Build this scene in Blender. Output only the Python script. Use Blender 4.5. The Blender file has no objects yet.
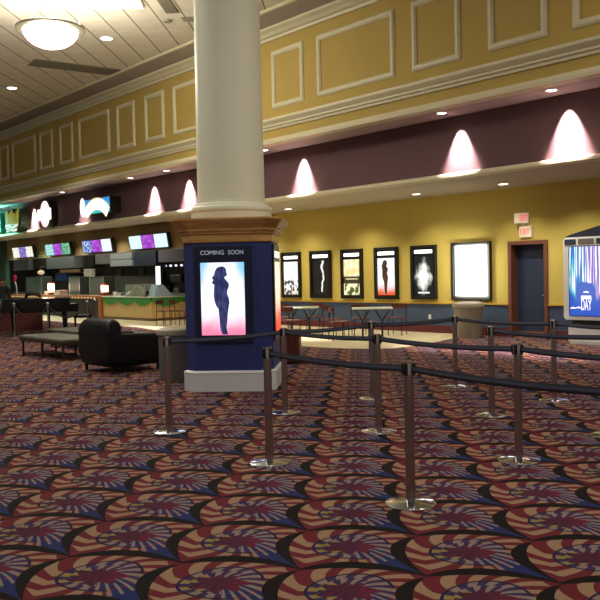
import bpy, bmesh, math, random
from math import sin, cos, radians, pi, atan2, sqrt
from mathutils import Vector, Matrix
random.seed(7)
COL = bpy.context.scene.collection
SC = bpy.context.scene

# ------------------------------------------------------------------ frames
YW = radians(-40.8)
NV = Vector((cos(YW), -sin(YW), 0)); DV = Vector((-sin(YW), -cos(YW), 0))
RW = atan2(DV.y, DV.x)              # rotation of the diagonal concession / poster walls
RP = radians(-3.9)                  # rotation of the pillar, carpet and ceiling grid
def W(s, n, z=0.0): return DV * s + NV * n + Vector((0, 0, z))

# ------------------------------------------------------------------ materials
def lin(c): return c / 12.92 if c <= .04045 else ((c + .055) / 1.055) ** 2.4
def rgb(h, k=1.0):
    if isinstance(h, str): h = tuple(int(h[i:i+2], 16) for i in (0, 2, 4))
    return tuple(lin(v / 255) * k for v in h) + (1.0,)

class X:
    """tiny expression builder on Math nodes"""
    nt = None
    def __init__(s, v): s.v = v
    @staticmethod
    def op(o, *a):
        n = X.nt.nodes.new('ShaderNodeMath'); n.operation = o
        for i, q in enumerate(a):
            q = q.v if isinstance(q, X) else q
            if isinstance(q, (int, float)): n.inputs[i].default_value = q
            else: X.nt.links.new(q, n.inputs[i])
        return X(n.outputs[0])
    def __add__(a, b): return X.op('ADD', a, b)
    __radd__ = __add__
    def __sub__(a, b): return X.op('SUBTRACT', a, b)
    def __rsub__(a, b): return X.op('SUBTRACT', b, a)
    def __mul__(a, b): return X.op('MULTIPLY', a, b)
    __rmul__ = __mul__
    def __truediv__(a, b): return X.op('DIVIDE', a, b)
    def __gt__(a, b): return X.op('GREATER_THAN', a, b)
    def __lt__(a, b): return X.op('LESS_THAN', a, b)
def fsin(a): return X.op('SINE', a)
def frac(a): return X.op('FRACT', a)
def fpow(a, b): return X.op('POWER', a, b)
def fabs(a): return X.op('ABSOLUTE', a)
def fmax(a, b): return X.op('MAXIMUM', a, b)
def fmin(a, b): return X.op('MINIMUM', a, b)
def smooth(a, lo, hi):
    n = X.nt.nodes.new('ShaderNodeMapRange'); n.interpolation_type = 'SMOOTHSTEP'
    X.nt.links.new(a.v, n.inputs[0]); n.inputs[1].default_value = lo; n.inputs[2].default_value = hi
    return X(n.outputs[0])
def cmix(f, a, b):
    n = X.nt.nodes.new('ShaderNodeMix'); n.data_type = 'RGBA'
    f = f.v if isinstance(f, X) else f
    if isinstance(f, (int, float)): n.inputs[0].default_value = f
    else: X.nt.links.new(f, n.inputs[0])
    for i, q in ((6, a), (7, b)):
        if isinstance(q, tuple): n.inputs[i].default_value = q
        else: X.nt.links.new(q, n.inputs[i])
    return n.outputs[2]
def noise(scale, detail=2, vec=None):
    n = X.nt.nodes.new('ShaderNodeTexNoise'); n.inputs['Scale'].default_value = scale; n.inputs['Detail'].default_value = detail
    if vec is not None: X.nt.links.new(vec, n.inputs['Vector'])
    return n
def coords(kind='Object'):
    n = X.nt.nodes.new('ShaderNodeTexCoord'); return n.outputs[kind]
def sep(v):
    n = X.nt.nodes.new('ShaderNodeSeparateXYZ'); X.nt.links.new(v, n.inputs[0]); return [X(o) for o in n.outputs]
def comb(x, y, z):
    n = X.nt.nodes.new('ShaderNodeCombineXYZ')
    for i, q in enumerate((x, y, z)):
        q = q.v if isinstance(q, X) else q
        if isinstance(q, (int, float)): n.inputs[i].default_value = q
        else: X.nt.links.new(q, n.inputs[i])
    return n.outputs[0]
def new_mat(name):
    m = bpy.data.materials.new(name); m.use_nodes = True; X.nt = m.node_tree
    return m, m.node_tree.nodes['Principled BSDF']
MATS = {}
def mat(name, col, rough=.6, metal=0.0, var=.12, vs=6.0, emit=0.0, ecol=None, bump=0.0, alpha=1.0, spec=.5):
    if name in MATS: return MATS[name]
    m, b = new_mat(name)
    c = rgb(col); d = tuple(v * (1 - var) for v in c[:3]) + (1.0,); l = tuple(min(1, v * (1 + var)) for v in c[:3]) + (1.0,)
    nz = noise(vs, 3, coords())
    out = cmix(X(nz.outputs[0]), d, l)
    X.nt.links.new(out, b.inputs['Base Color'])
    b.inputs['Roughness'].default_value = rough; b.inputs['Metallic'].default_value = metal
    b.inputs['Specular IOR Level'].default_value = spec
    if emit:
        b.inputs['Emission Color'].default_value = rgb(ecol or col); b.inputs['Emission Strength'].default_value = emit
    if bump:
        bn = X.nt.nodes.new('ShaderNodeBump'); bn.inputs['Strength'].default_value = bump; bn.inputs['Distance'].default_value = .02
        X.nt.links.new(nz.outputs[0], bn.inputs['Height']); X.nt.links.new(bn.outputs[0], b.inputs['Normal'])
    if alpha < 1: b.inputs['Alpha'].default_value = alpha
    MATS[name] = m
    return m
def glass(name, col, alpha):
    m = mat(name, col, .08, 0, .05, 3, alpha=alpha); return m

# carpet: overlapping fan scallops on a skewed lattice
def carpet_mat():
    m, b = new_mat('carpet_fans')
    x, y, _ = sep(coords())
    ax, ay, bx, by, ox, oy = .67, -.14, .05, .67, .03, 5.06
    det = ax * by - ay * bx
    dx, dy = x - ox, y - oy
    u = (dx * by - dy * bx) / det + 50.0
    v = (dy * ax - dx * ay) / det + 50.0
    v1 = v - .11 * fpow(fsin(frac(u) * pi), .8)
    u1 = u + .15 * fpow(fsin(frac(v1) * pi), .8)
    s, t = frac(u1), frac(v1)
    st, ss = fsin(t * pi), fsin(s * pi)
    blk = fmax(s > (1.0 - .13 * fpow(st, .9)), t < (.03 + .12 * fpow(ss, .8)))
    px, py = s - .535, t - .55
    r = X.op('SQRT', px * px + py * py)
    th = X.op('ARCTAN2', py, px)
    sw = th + .9 * r
    wob = sw + .16 * fsin(th + .6)
    ray = fsin(wob * 14.0) > 0.0
    ray2 = fsin(wob * 14.0 + (r < .24) * (px < .1) * 1.6) > .0
    ray3 = fsin((th - 2.2 * r) * 11.0) > 0.0
    cream, maroon = rgb('9f8064'), rgb('6c232d')
    navy, purple, red, yellow, blue, lav = rgb('241d3a'), rgb('46305e'), rgb('8c2038'), rgb('b0903a'), rgb('232e62'), rgb('8f7c74')
    plum = rgb('5e1f34'); dplum = rgb('40233c'); yellow = rgb('98823c'); purple = rgb('3c2c52')
    outer = cmix(ray, maroon, cream)
    corner = fmax((s + (1.0 - t)) < .14, ((1.0 - s) + (1.0 - t)) < .15)
    corner = fmax(corner, (s + t) < .26)
    outer = cmix(corner, outer, maroon)
    midc = cmix((r < .30) * (px < -.04) * (fabs(py + .03) < .15), lav, yellow)
    mid = cmix(ray2, purple, midc)
    low = (py < (-.02 - .25 * px)) * (px > .02)
    mid = cmix(low, mid, cmix(fsin(wob * 18.0) > .35, blue, lav))
    ring = (fabs(r - .33) < .013) * (fmax(px < .12, py > .1))
    inner = cmix(ray3, plum, cmix(smooth(px, .0, .14), dplum, rgb('6e2034')))
    px2, py2 = (px + .01) / 1.35, py + .03
    r2 = X.op('SQRT', px2 * px2 + py2 * py2)
    col = cmix(r < .33, outer, mid)
    col = cmix(low * (r > .31) * (px > .08) * (r < .43), col, cmix(fsin(wob * 18.0) > .35, maroon, lav)); col = cmix(low * (r > .33) * (px > .16) * (py < (.22 - 1.05 * px)) * (s < .97), col, cmix((r < .42) * (fsin(wob * 18.0) > .5), blue, lav))
    col = cmix(ring, col, navy)
    col = cmix(r2 < (.155 + .03 * fsin(sw * 7.0)), col, inner)
    col = cmix(blk, col, rgb('120f0d'))
    nz = noise(900, 2, coords()); n2 = noise(.5, 2, coords())
    col = cmix(X(nz.outputs[0]) * .3, col, rgb('2a201e'))
    col = cmix(smooth(X(n2.outputs[0]), .45, .75) * .18, col, rgb('2a1f1c'))
    X.nt.links.new(col, b.inputs['Base Color'])
    b.inputs['Roughness'].default_value = .95; b.inputs['Specular IOR Level'].default_value = .15
    return m

def ceiling_mat():
    m, b = new_mat('ceiling_tiles')
    x, y, _ = sep(coords())
    lx = fabs(frac((x + .02) / .645 + 100.0) - .5) > .474
    ly = fabs(frac(y / .645 + 100.0) - .5) > .488
    nz = noise(3, 4, coords()); nf = noise(60, 2, coords())
    c = cmix(X(nz.outputs[0]), rgb('c8c1ac'), rgb('dfd9c6'))
    c = cmix((X(nf.outputs[0]) > .64) * .25, c, rgb('8c836c'))
    c = cmix(ly * .35, c, rgb('6b624e'))
    c = cmix(lx * .85, c, rgb('4a4232'))
    X.nt.links.new(c, b.inputs['Base Color']); b.inputs['Roughness'].default_value = .9
    return m

def wood_mat(name, a, c, axis='X', scale=4.0, rough=.4):
    m, b = new_mat(name)
    w = X.nt.nodes.new('ShaderNodeTexWave'); w.bands_direction = axis
    w.inputs['Scale'].default_value = scale; w.inputs['Distortion'].default_value = 6; w.inputs['Detail'].default_value = 3
    X.nt.links.new(coords(), w.inputs['Vector'])
    X.nt.links.new(cmix(X(w.outputs[0]), rgb(a), rgb(c)), b.inputs['Base Color'])
    b.inputs['Roughness'].default_value = rough
    return m

def emis(name, builder, strength=1.0, rough=.3):
    """emissive panel with picture built from generated coordinates: builder(u, v, vec) -> colour socket (x across, z up)"""
    m, b = new_mat(name)
    g = coords('Generated'); x, y, z = sep(g)
    c = builder(x, z, g)
    b.inputs['Base Color'].default_value = (.01, .01, .01, 1); b.inputs['Roughness'].default_value = rough
    X.nt.links.new(c, b.inputs['Emission Color']); b.inputs['Emission Strength'].default_value = strength
    return m

# ------------------------------------------------------------------ mesh helpers
def B(): return bmesh.new()
def box(bm, x0, x1, y0, y1, z0, z1, bev=0.0, seg=2):
    r = bmesh.ops.create_cube(bm, size=1.0)
    vs = r['verts']
    for v in vs:
        v.co = Vector(((x0 + x1) / 2 + v.co.x * (x1 - x0), (y0 + y1) / 2 + v.co.y * (y1 - y0), (z0 + z1) / 2 + v.co.z * (z1 - z0)))
    if bev:
        es = list({e for v in vs for e in v.link_edges})
        bmesh.ops.bevel(bm, geom=es, offset=bev, segments=seg, affect='EDGES', profile=.5)
    return bm
def lathe(bm, prof, seg=32, c=(0, 0, 0), caps=True):
    rings = []
    for r, z in prof:
        rings.append([bm.verts.new((c[0] + r * cos(2 * pi * k / seg), c[1] + r * sin(2 * pi * k / seg), c[2] + z)) for k in range(seg)])
    for a, b_ in zip(rings, rings[1:]):
        for k in range(seg):
            bm.faces.new((a[k], a[(k + 1) % seg], b_[(k + 1) % seg], b_[k]))
    if caps:
        if prof[0][0] > 1e-4: bm.faces.new(list(reversed(rings[0])))
        if prof[-1][0] > 1e-4: bm.faces.new(rings[-1])
    return bm
def tube(bm, pts, r, seg=8, caps=True):
    pts = [Vector(p) for p in pts]; rings = []
    rad = r if isinstance(r, (list, tuple)) else [r] * len(pts)
    up = Vector((0, 0, 1))
    prevn = None
    for i, p in enumerate(pts):
        d = (pts[min(i + 1, len(pts) - 1)] - pts[max(i - 1, 0)]).normalized()
        if prevn is None:
            a = up if abs(d.dot(up)) < .95 else Vector((1, 0, 0))
            n = d.cross(a).normalized()
        else:
            n = (prevn - d * prevn.dot(d)).normalized()
        prevn = n; q = d.cross(n)
        rings.append([bm.verts.new(p + (n * cos(2 * pi * k / seg) + q * sin(2 * pi * k / seg)) * rad[i]) for k in range(seg)])
    for a, b_ in zip(rings, rings[1:]):
        for k in range(seg): bm.faces.new((a[k], a[(k + 1) % seg], b_[(k + 1) % seg], b_[k]))
    if caps:
        bm.faces.new(list(reversed(rings[0]))); bm.faces.new(rings[-1])
    return bm
def prism(bm, poly, a0, a1, axis='x'):
    """extrude a 2-D polygon: axis x -> poly is (y,z); axis y -> (x,z); axis z -> (x,y)"""
    def P(p, a):
        return {'x': (a, p[0], p[1]), 'y': (p[0], a, p[1]), 'z': (p[0], p[1], a)}[axis]
    A = [bm.verts.new(P(p, a0)) for p in poly]; C_ = [bm.verts.new(P(p, a1)) for p in poly]
    n = len(poly)
    for k in range(n): bm.faces.new((A[k], A[(k + 1) % n], C_[(k + 1) % n], C_[k]))
    bm.faces.new(list(reversed(A))); bm.faces.new(C_)
    return bm
def octa(h, c): return [(-h, -h + c), (-h + c, -h), (h - c, -h), (h, -h + c), (h, h - c), (h - c, h), (-h + c, h), (-h, h - c)]
def loft(bm, secs):
    rings = [[bm.verts.new((x, y, z)) for x, y in poly] for poly, z in secs]
    n = len(rings[0])
    for a, b_ in zip(rings, rings[1:]):
        for k in range(n): bm.faces.new((a[k], a[(k + 1) % n], b_[(k + 1) % n], b_[k]))
    bm.faces.new(list(reversed(rings[0]))); bm.faces.new(rings[-1])
    return bm
def ellipsoid(bm, c, r, seg=16, rings=10):
    prof = []
    m = Matrix.Translation(c) @ Matrix.Diagonal((r[0], r[1], r[2], 1))
    bmesh.ops.create_uvsphere(bm, u_segments=seg, v_segments=rings, radius=1.0, matrix=m)
    return bm
def obj(name, bm, material, parent=None, smooth_=False, auto=None):
    bmesh.ops.recalc_face_normals(bm, faces=bm.faces)
    me = bpy.data.meshes.new(name); bm.to_mesh(me); bm.free()
    if smooth_:
        for p in me.polygons: p.use_smooth = True
        try: me.set_sharp_from_angle(angle=radians(auto or 40))
        except Exception: pass
    me.materials.append(material)
    o = bpy.data.objects.new(name, me); COL.objects.link(o)
    if parent is not None: o.parent = parent
    return o
def tag(o, label, cat, group=None):
    o['label'] = label; o['category'] = cat
    if group: o['group'] = group
    return o
def thing(name, label, cat, loc=(0, 0, 0), rz=0.0, group=None):
    o = bpy.data.objects.new(name, None); COL.objects.link(o); o.empty_display_size = .1
    o.location = loc; o.rotation_euler = (0, 0, rz)
    return tag(o, label, cat, group)
def struct(name, bm, m, rz=0.0, loc=(0, 0, 0), parent=None, **k):
    o = obj(name, bm, m, parent, **k)
    if parent is None:
        o.rotation_euler = (0, 0, rz); o.location = loc
        o['kind'] = 'structure'
    return o
def dup(root, loc, rz, label=None, group=None):
    r = root.copy(); COL.objects.link(r); r.location = loc; r.rotation_euler = (0, 0, rz)
    if label: r['label'] = label
    if group: r['group'] = group
    for ch in list(root.children):
        c = ch.copy(); COL.objects.link(c); c.parent = r
        for g in list(ch.children):
            d = g.copy(); COL.objects.link(d); d.parent = c
    return r
def text_part(name, body, size, m, parent, loc, rot, width=None, extrude=.004):
    cu = bpy.data.curves.new(name, 'FONT'); cu.body = body; cu.size = size; cu.extrude = extrude
    cu.align_x = 'CENTER'; cu.align_y = 'CENTER'
    t = bpy.data.objects.new(name, cu); COL.objects.link(t)
    bpy.context.view_layer.update()
    me = bpy.data.meshes.new_from_object(t.evaluated_get(bpy.context.evaluated_depsgraph_get()))
    bpy.data.objects.remove(t); bpy.data.curves.remove(cu)
    if width:
        xs = [v.co.x for v in me.vertices]; k = width / (max(xs) - min(xs))
        for v in me.vertices: v.co.x *= k
    me.materials.append(m)
    o = bpy.data.objects.new(name, me); COL.objects.link(o); o.parent = parent; o.location = loc; o.rotation_euler = rot
    return o
FACE = (pi / 2, 0, 0)          # text facing local -y
def light(kind, name, loc, energy, col, **k):
    l = bpy.data.lights.new(name, kind); l.energy = energy; l.color = col
    rot = k.pop('rot', None)
    for a, v in k.items(): setattr(l, a, v)
    o = bpy.data.objects.new(name, l); COL.objects.link(o); o.location = loc
    if rot: o.rotation_euler = rot
    return o

# ------------------------------------------------------------------ shared materials
M_yel = mat('upper_wall_yellow', 'b49a50', .85, vs=1.2, var=.08)
M_yel2 = mat('poster_wall_yellow', 'c9b258', .85, vs=1.2, var=.08)
M_cream = mat('cream_trim_paint', 'd2caa6', .55, vs=4, var=.05)
M_purple = mat('purple_wall_paint', '64484a', .9, vs=1.5, var=.1)
M_soff = mat('soffit_paint', 'b0a0a2', .9, vs=2, var=.06)
M_lowceil = mat('lower_ceiling_paint', 'b5ae9c', .9, vs=2, var=.06)
M_blue = mat('wainscot_blue', '3b4a63', .7, vs=2, var=.1)
M_rail = mat('gold_rail_paint', 'c49a35', .5, vs=5, var=.08)
M_red = mat('dark_red_base', '5a1c20', .6, vs=5, var=.1)
M_tile = mat('cream_tile_floor', 'cfc29a', .45, vs=1.5, var=.1)
M_brown = mat('door_frame_brown', '70402c', .5, vs=6, var=.12)
M_dblue = mat('door_navy', '29344f', .5, vs=3, var=.1)
M_navy = mat('pillar_navy', '2b3776', .55, vs=3, var=.08)
M_white = mat('white_gloss_paint', 'e4e4e6', .45, vs=3, var=.04)
M_col = mat('column_ivory', 'f5f5da', .5, vs=1.0, var=.04)
M_oak = wood_mat('oak_cornice', 'c8934c', 'daa862', 'Z', 3, .28)
M_blk = mat('black_frame', '14130f', .35, vs=10, var=.2)
M_chrome = mat('chrome', 'b6a8a2', .24, 1.0, var=.05, vs=2)
M_poll = mat('polished_base', 'dde4f0', .1, 1.0, var=.04, vs=3)
m_, b_ = new_mat('black_belt'); at_ = X.nt.nodes.new('ShaderNodeAttribute'); at_.attribute_name = 'painted_sheen'; nz_ = noise(40, 2, coords())
X.nt.links.new(cmix(X(at_.outputs['Fac']) * (.8 + .4 * X(nz_.outputs[0])), rgb('0e0f14'), rgb('596077')), b_.inputs['Base Color']); b_.inputs['Roughness'].default_value = .45; M_belt = m_  # belt highlight painted in: grey along the middle, black at the edges
M_beltc = mat('black_plastic', '121212', .4, vs=10, var=.2)
M_leather = mat('black_leather', '0d0f13', .5, vs=14, var=.25, bump=.2, spec=.3)
M_lamp = mat('lamp_glow', 'fff4dc', .5, var=.02, emit=9.0, ecol='fff6e0')
M_dl = mat('downlight_glow', 'fffaf0', .5, var=.02, emit=8.0, ecol='fff6ea')
M_pad = mat('bench_pad_olive', '57554a', .6, vs=8, var=.15)
M_mtl = mat('bronze_metal', '4e4436', .4, .8, vs=6, var=.15)
M_steel = mat('brushed_steel', '9a9f9a', .4, .6, vs=12, var=.2)
M_maple = wood_mat('maple_laminate', 'c9a76a', 'd2b175', 'X', 1.2, .4)
M_green = mat('green_laminate', '3d8a3c', .45, vs=4, var=.08)
M_ctop = mat('counter_top', 'cfd0bd', .35, vs=8, var=.08)
M_dk = mat('kitchen_dark', '3a362e', .8, vs=2, var=.3)
M_tan = mat('fascia_tan', 'a08858', .85, vs=2, var=.08)
M_cherry = wood_mat('cherry_wood', '4e2018', '62281e', 'X', 4, .4)
M_piano = mat('piano_black', '0b0a0b', .12, vs=4, var=.2)
M_velvet = mat('red_velvet', '3a0a10', .8, vs=30, var=.2)
M_beige = mat('bin_beige', '938a76', .6, vs=6, var=.08)
M_gray = mat('bin_grey', '6b6862', .6, vs=6, var=.1)
M_lid = mat('bin_lid_tan', 'a8a08a', .5, vs=6, var=.08)
M_sil = mat('kiosk_white', 'f0f0ee', .4, vs=3, var=.04)
M_silver = mat('light_metal', 'a9aaa2', .3, .7, vs=8, var=.1)
M_ttop = mat('table_laminate', 'c6ceb8', .3, vs=8, var=.08)
M_orange = wood_mat('orange_wood', '9c5a2c', 'b06a36', 'Z', 4, .4)
M_wht = mat('white_plastic', 'dad8d0', .4, vs=8, var=.05)

# ------------------------------------------------------------------ setting
struct('floor', box(B(), -45, 22, -8, 52, -.12, 0), carpet_mat())
poly = [(-48, 13.3), (-30, 13.3), (-23.5, 13.25), (-20, 12.5), (-16.5, 12.0), (-14.4, 11.85), (-12.95, 11.98), (-12.1, 12.3), (-11.75, 12.75), (-11.75, 13.6), (-12.15, 14.8), (-12.7, 16.62), (-21.7, 16.62), (-21.7, 21), (-48, 21)]
struct('floor_tile', prism(B(), poly, 0, .006, 'z'), M_tile, RW)
struct('wall_upper', box(B(), -52, -1, 12.78, 12.95, 4.85, 7.8), M_yel, RW)
struct('soffit', box(B(), -52, -1, 12.96, 13.73, 4.85, 4.95), M_soff, RW)
struct('wall_middle', box(B(), -52, -1, 13.735, 13.85, 3.6, 4.95), M_purple, RW)
struct('ceiling_lower', box(B(), -52, -1, 13.86, 21, 3.57, 3.68), M_lowceil, RW)
struct('ceiling', box(B(), -40, 22, -10, 40, 7.75, 7.85), ceiling_mat(), RP)
# crown, chair rail moulding, soffit trim, ledge
crown = [(12.78, 7.36), (12.73, 7.36), (12.72, 7.42), (12.66, 7.44), (12.6, 7.5), (12.52, 7.54), (12.5, 7.55), (12.5, 7.6), (12.52, 7.745), (12.78, 7.745)]
struct('trim_1', prism(B(), crown, -52, -1, 'x'), M_cream, RW)
struct('trim_2', prism(B(), [(12.5, 7.6), (12.0, 7.70), (11.98, 7.745), (12.5, 7.745)], -52, -1, 'x'), mat('cove_paint', '9c9180', .9, vs=2, var=.05), RW)
struct('trim_3', prism(B(), [(12.0, 7.69), (11.96, 7.68), (11.92, 7.70), (11.92, 7.745), (12.0, 7.745)], -52, -1, 'x'), M_cream, RW)
rail = [(12.78, 5.19), (12.74, 5.19), (12.73, 5.24), (12.69, 5.26), (12.69, 5.30), (12.64, 5.34), (12.60, 5.38), (12.60, 5.43), (12.66, 5.44), (12.68, 5.46), (12.78, 5.46)]
struct('trim_4', prism(B(), rail, -52, -1, 'x'), M_cream, RW)
struct('trim_5', prism(B(), [(12.97, 4.845), (12.72, 4.845), (12.71, 4.9), (12.73, 4.94), (12.75, 4.98), (12.78, 4.985), (12.78, 4.86)], -52, -1, 'x'), M_cream, RW)
struct('trim_6', prism(B(), [(13.86, 3.56), (13.62, 3.56), (13.6, 3.58), (13.6, 3.63), (13.63, 3.66), (13.735, 3.67), (13.735, 3.6)], -52, -1, 'x'), M_cream, RW)
# raised panel frames on the upper wall
pans = [(-38.3, -36.0), (-35.6, -34.45), (-33.6, -32.6), (-32.19, -29.92), (-29.53, -28.4), (-27.8, -26.73), (-26.27, -24.05), (-23.57, -22.42), (-21.8, -20.7), (-20.2, -17.8), (-17.4, -16.25), (-15.68, -14.49), (-14.02, -11.60), (-11.13, -9.9), (-9.26, -8.01), (-7.52, -5.1), (-4.7, -3.5)]
for i, (a, c) in enumerate(pans):
    z0, z1, w = 5.69, 7.10, .13
    b = B()
    prof = [(0, 0), (w, 0), (w, -.02), (w * .7, -.05), (w * .3, -.05), (0, -.02)]
    # four mitred sides
    corners = [(a, z0, 1, 1), (c, z0, -1, 1), (c, z1, -1, -1), (a, z1, 1, -1)]
    rings = [[b.verts.new((x + dx * p[0], 12.78 + p[1], z + dz * p[0])) for p in prof] for x, z, dx, dz in corners]
    for k in range(4):
        A_, C_ = rings[k], rings[(k + 1) % 4]
        for j in range(len(prof)):
            b.faces.new((A_[j], A_[(j + 1) % len(prof)], C_[(j + 1) % len(prof)], C_[j]))
    struct('trim_%d' % (i + 7), b, M_cream, RW)

# poster wall with a door opening
b = B(); box(b, -21.5, -11.47, 16.6, 16.78, .78, 3.6); box(b, -11.47, -10.52, 16.6, 16.78, 2.25, 3.6); box(b, -10.52, -1, 16.6, 16.78, .78, 3.6)
struct('wall_right', b, M_yel2, RW)
b = B(); box(b, -21.5, -11.47, 16.6, 16.78, 0, .779); box(b, -10.52, -1, 16.6, 16.78, 0, .779)
struct('wall_lower', b, M_blue, RW)
b = B(); box(b, -21.5, -11.53, 16.56, 16.6, .76, .81, .008); box(b, -10.46, -1, 16.56, 16.6, .76, .81, .008)
struct('trim_30', b, M_rail, RW)
b = B(); box(b, -21.5, -11.53, 16.575, 16.6, 0, .2); box(b, -10.46, -1, 16.575, 16.6, 0, .2)
struct('baseboard_right', b, M_red, RW)
struct('wall_end', box(B(), -21.68, -21.51, 16.6, 21, 0, 3.57), M_tan, RW)
b = B(); box(b, -11.53, -11.44, 16.56, 16.90, 0, 2.29); box(b, -10.55, -10.46, 16.56, 16.90, 0, 2.29); box(b, -11.44, -10.55, 16.56, 16.90, 2.2, 2.29)
door = struct('door_1', box(B(), -11.44, -10.55, 16.84, 16.89, .01, 2.2), M_dblue, RW)
obj('door_frame', b, M_brown, door)
obj('kick_plate', box(B(), -11.4, -10.6, 16.825, 16.84, .03, .13), M_orange, door)
b = B(); tube(b, [(-10.62, 16.84, 1.0), (-10.62, 16.78, 1.0), (-10.74, 16.78, 1.0)], .012)
obj('door_handle', b, M_silver, door)
# kitchen shell
struct('wall_kitchen', box(B(), -50, -21.68, 19.0, 19.15, 0, 3.57), M_dk, RW)
struct('wall_fascia', box(B(), -39.9, -21.68, 15.4, 15.6, 2.64, 3.57), M_tan, RW)
struct('trim_31', box(B(), -39.9, -21.68, 15.37, 15.61, 2.60, 2.64), mat('fascia_edge', '9a9078', .6, vs=5), RW)
struct('wall_left', box(B(), -50, -39.9, 15.3, 15.5, 0, 3.57), mat('green_wall', '2f4a34', .85, vs=2), RW)
# wall tiles strip and kitchen shelf wall
struct('wall_service', box(B(), -46, -31, 18.75, 18.95, 0, 1.7), mat('stainless_tile', '57594e', .5, .3, vs=4, var=.25), RW)

# ------------------------------------------------------------------ ceiling fixtures
def dish(loc, label):
    t = thing('pendant_lamp', label, 'lamp', loc)
    R = .72
    b = B(); lathe(b, [(R - .18, .03), (R - .05, .045), (R, .02), (R, -.02), (R - .06, -.05), (R - .18, -.03)], 48, caps=False)
    n = 6; obj('rim', b, mat('lamp_bronze', '75705e', .4, .5, vs=5), t, True)
    b = B(); lathe(b, [(.001, -.40)] + [(sin(a) * (R - .14), -.40 * cos(a)) for a in [k * pi / 2 / 10 for k in range(1, 11)]], 48, caps=False)
    obj('bowl', b, M_lamp, t, True)
    for k in range(3):
        a = 2 * pi * k / 3 + .5
        b = B(); tube(b, [(cos(a) * (R - .05), sin(a) * (R - .05), .03), (cos(a) * (R - .25), sin(a) * (R - .25), 7.75 - loc[2])], .014)
        obj('rod', b, M_silver, t)
    b = B(); lathe(b, [(.52, 7.75 - loc[2] - .03), (.5, 7.75 - loc[2])], 32); obj('canopy', b, M_wht, t)
    return t
DISH = (-5.2, 17.55, 6.95)
dish(DISH, 'glowing white glass bowl pendant with dark rim hanging from the ceiling')
light('POINT', 'pendant_light', (DISH[0], DISH[1], DISH[2] - .55), 700, (1, .93, .8), shadow_soft_size=.5)
light('POINT', 'pendant_uplight', (DISH[0], DISH[1], DISH[2] + .25), 110, (1, .95, .85), shadow_soft_size=.3)

def downlight(loc, label, group, r=.10):
    t = thing('downlight', label, 'ceiling light', loc, 0, group)
    b = B(); lathe(b, [(r, 0), (r + .035, -.012), (r + .04, 0.0)], 24, caps=False); obj('trim_ring', b, M_wht, t, True)
    b = B(); lathe(b, [(.001, -.006), (r, -.006), (r, 0)], 24, caps=False); obj('lens', b, M_dl, t)
    return t
def pf(x, y, z): return Vector((x * cos(RP) - y * sin(RP), x * sin(RP) + y * cos(RP), z))
for (x, y), l in (((-4.81, 21.04), 'round recessed downlight in white ceiling right of the bowl pendant'), ((-9.05, 26.19), 'round recessed downlight in ceiling far below left of the bowl pendant')):
    downlight((x, y, 7.748), l, 'main ceiling downlights', .14)
    light('SPOT', 'downlight_spot', (x, y, 7.70), 250, (1, .9, .75), spot_size=1.9, spot_blend=.6, shadow_soft_size=.1)
# dark return air slot and small grilles
b = B(); box(b, -.36, .36, -.0, 3.0, -.02, 0)
t = thing('air_vent', 'long dark slot return vent in the ceiling beneath the bowl pendant', 'air vent', (-7.40, 23.15, 7.748), radians(-57))
obj('grille', b, mat('vent_dark', '6e6858', .8, vs=20), t)
b = B(); box(b, -.40, .40, -.04, 3.04, -.012, 0); obj('frame', b, mat('vent_frame', '8a8268', .7), t)
t = thing('air_vent', 'short dark linear vent at top edge of the ceiling beside the column', 'air vent', (-2.86, 18.5, 7.748), RP)
obj('grille', box(B(), -.14, .14, -.6, .6, -.02, 0), mat('vent_dark', '6e6858', .8), t)
for (x, y), l in (((-3.03, 19.65), 'small round smoke detector on ceiling nearest the column top'), ((-8.6, 22.6), 'small round smoke detector left of the slot vent on ceiling')):
    t = thing('smoke_detector', l, 'smoke detector', (x, y, 7.748)); b = B(); lathe(b, [(.05, -.06), (.09, -.05), (.11, -.02), (.12, 0)], 20); obj('sensor_body', b, mat('detector', '8d8470', .6), t, True)
t = thing('sprinkler_plate', 'small grey access plate on ceiling beside the column top', 'ceiling plate', (-2.5, 19.6, 7.748), RP)
obj('plate', box(B(), -.16, .16, -.16, .16, -.015, 0), mat('detector', '8d8470', .6), t)
# bright recessed light cove at the top left of the ceiling
t = thing('light_cove', 'large bright white light panel in the ceiling above the bowl pendant', 'ceiling light', pf(-6.1, 18.2, 7.748), RP + .09)
obj('panel', box(B(), -1.55, 1.45, -3.2, .05, -.04, 0), mat('cove_glow', 'f4f4ea', .6, emit=.45, ecol='f2f2e4'), t)

# soffit downlights + real spots grazing the purple wall
SL = [(-8.22, 'recessed downlight in the soffit nearest the right edge'), (-10.75, 'recessed downlight in soffit, second from the right edge'), (-13.2, None), (-16.6, 'recessed downlight in soffit just right of the column'), (-21.4, 'recessed downlight in soffit just left of the column'), (-23.6, 'recessed downlight in soffit between column and teal sign'), (-28.7, 'recessed downlight in soffit between teal sign and white oval sign')]
for s, l in SL:
    if l is None: continue
    downlight(W(s, 13.22, 4.848), l, 'soffit downlights', .085)
for s, e in ((-8.18, 1.25), (-10.67, 1.0), (-15.65, 1.0), (-18.1, .8), (-20.94, .9), (-22.97, .9), (-28.0, .35), (-32.5, .8), (-37.5, .8)):
    p = W(s, 13.73 - .21, 4.82)
    light('SPOT', 'wall_wash_spot', p, 2300 * e, (1.0, .84, .87), spot_size=radians(54), spot_blend=.85, shadow_soft_size=.02, rot=(radians(11), 0, RW))
LL = [(-11.02, 'recessed downlight in lower ceiling above the exit door'), (-13.62, 'recessed downlight in lower ceiling above the blank lightbox'), (-18.64, 'recessed downlight in lower ceiling above leftmost wall poster'), (-25.77, 'recessed downlight in lower ceiling above the rightmost menu board')]
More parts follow.
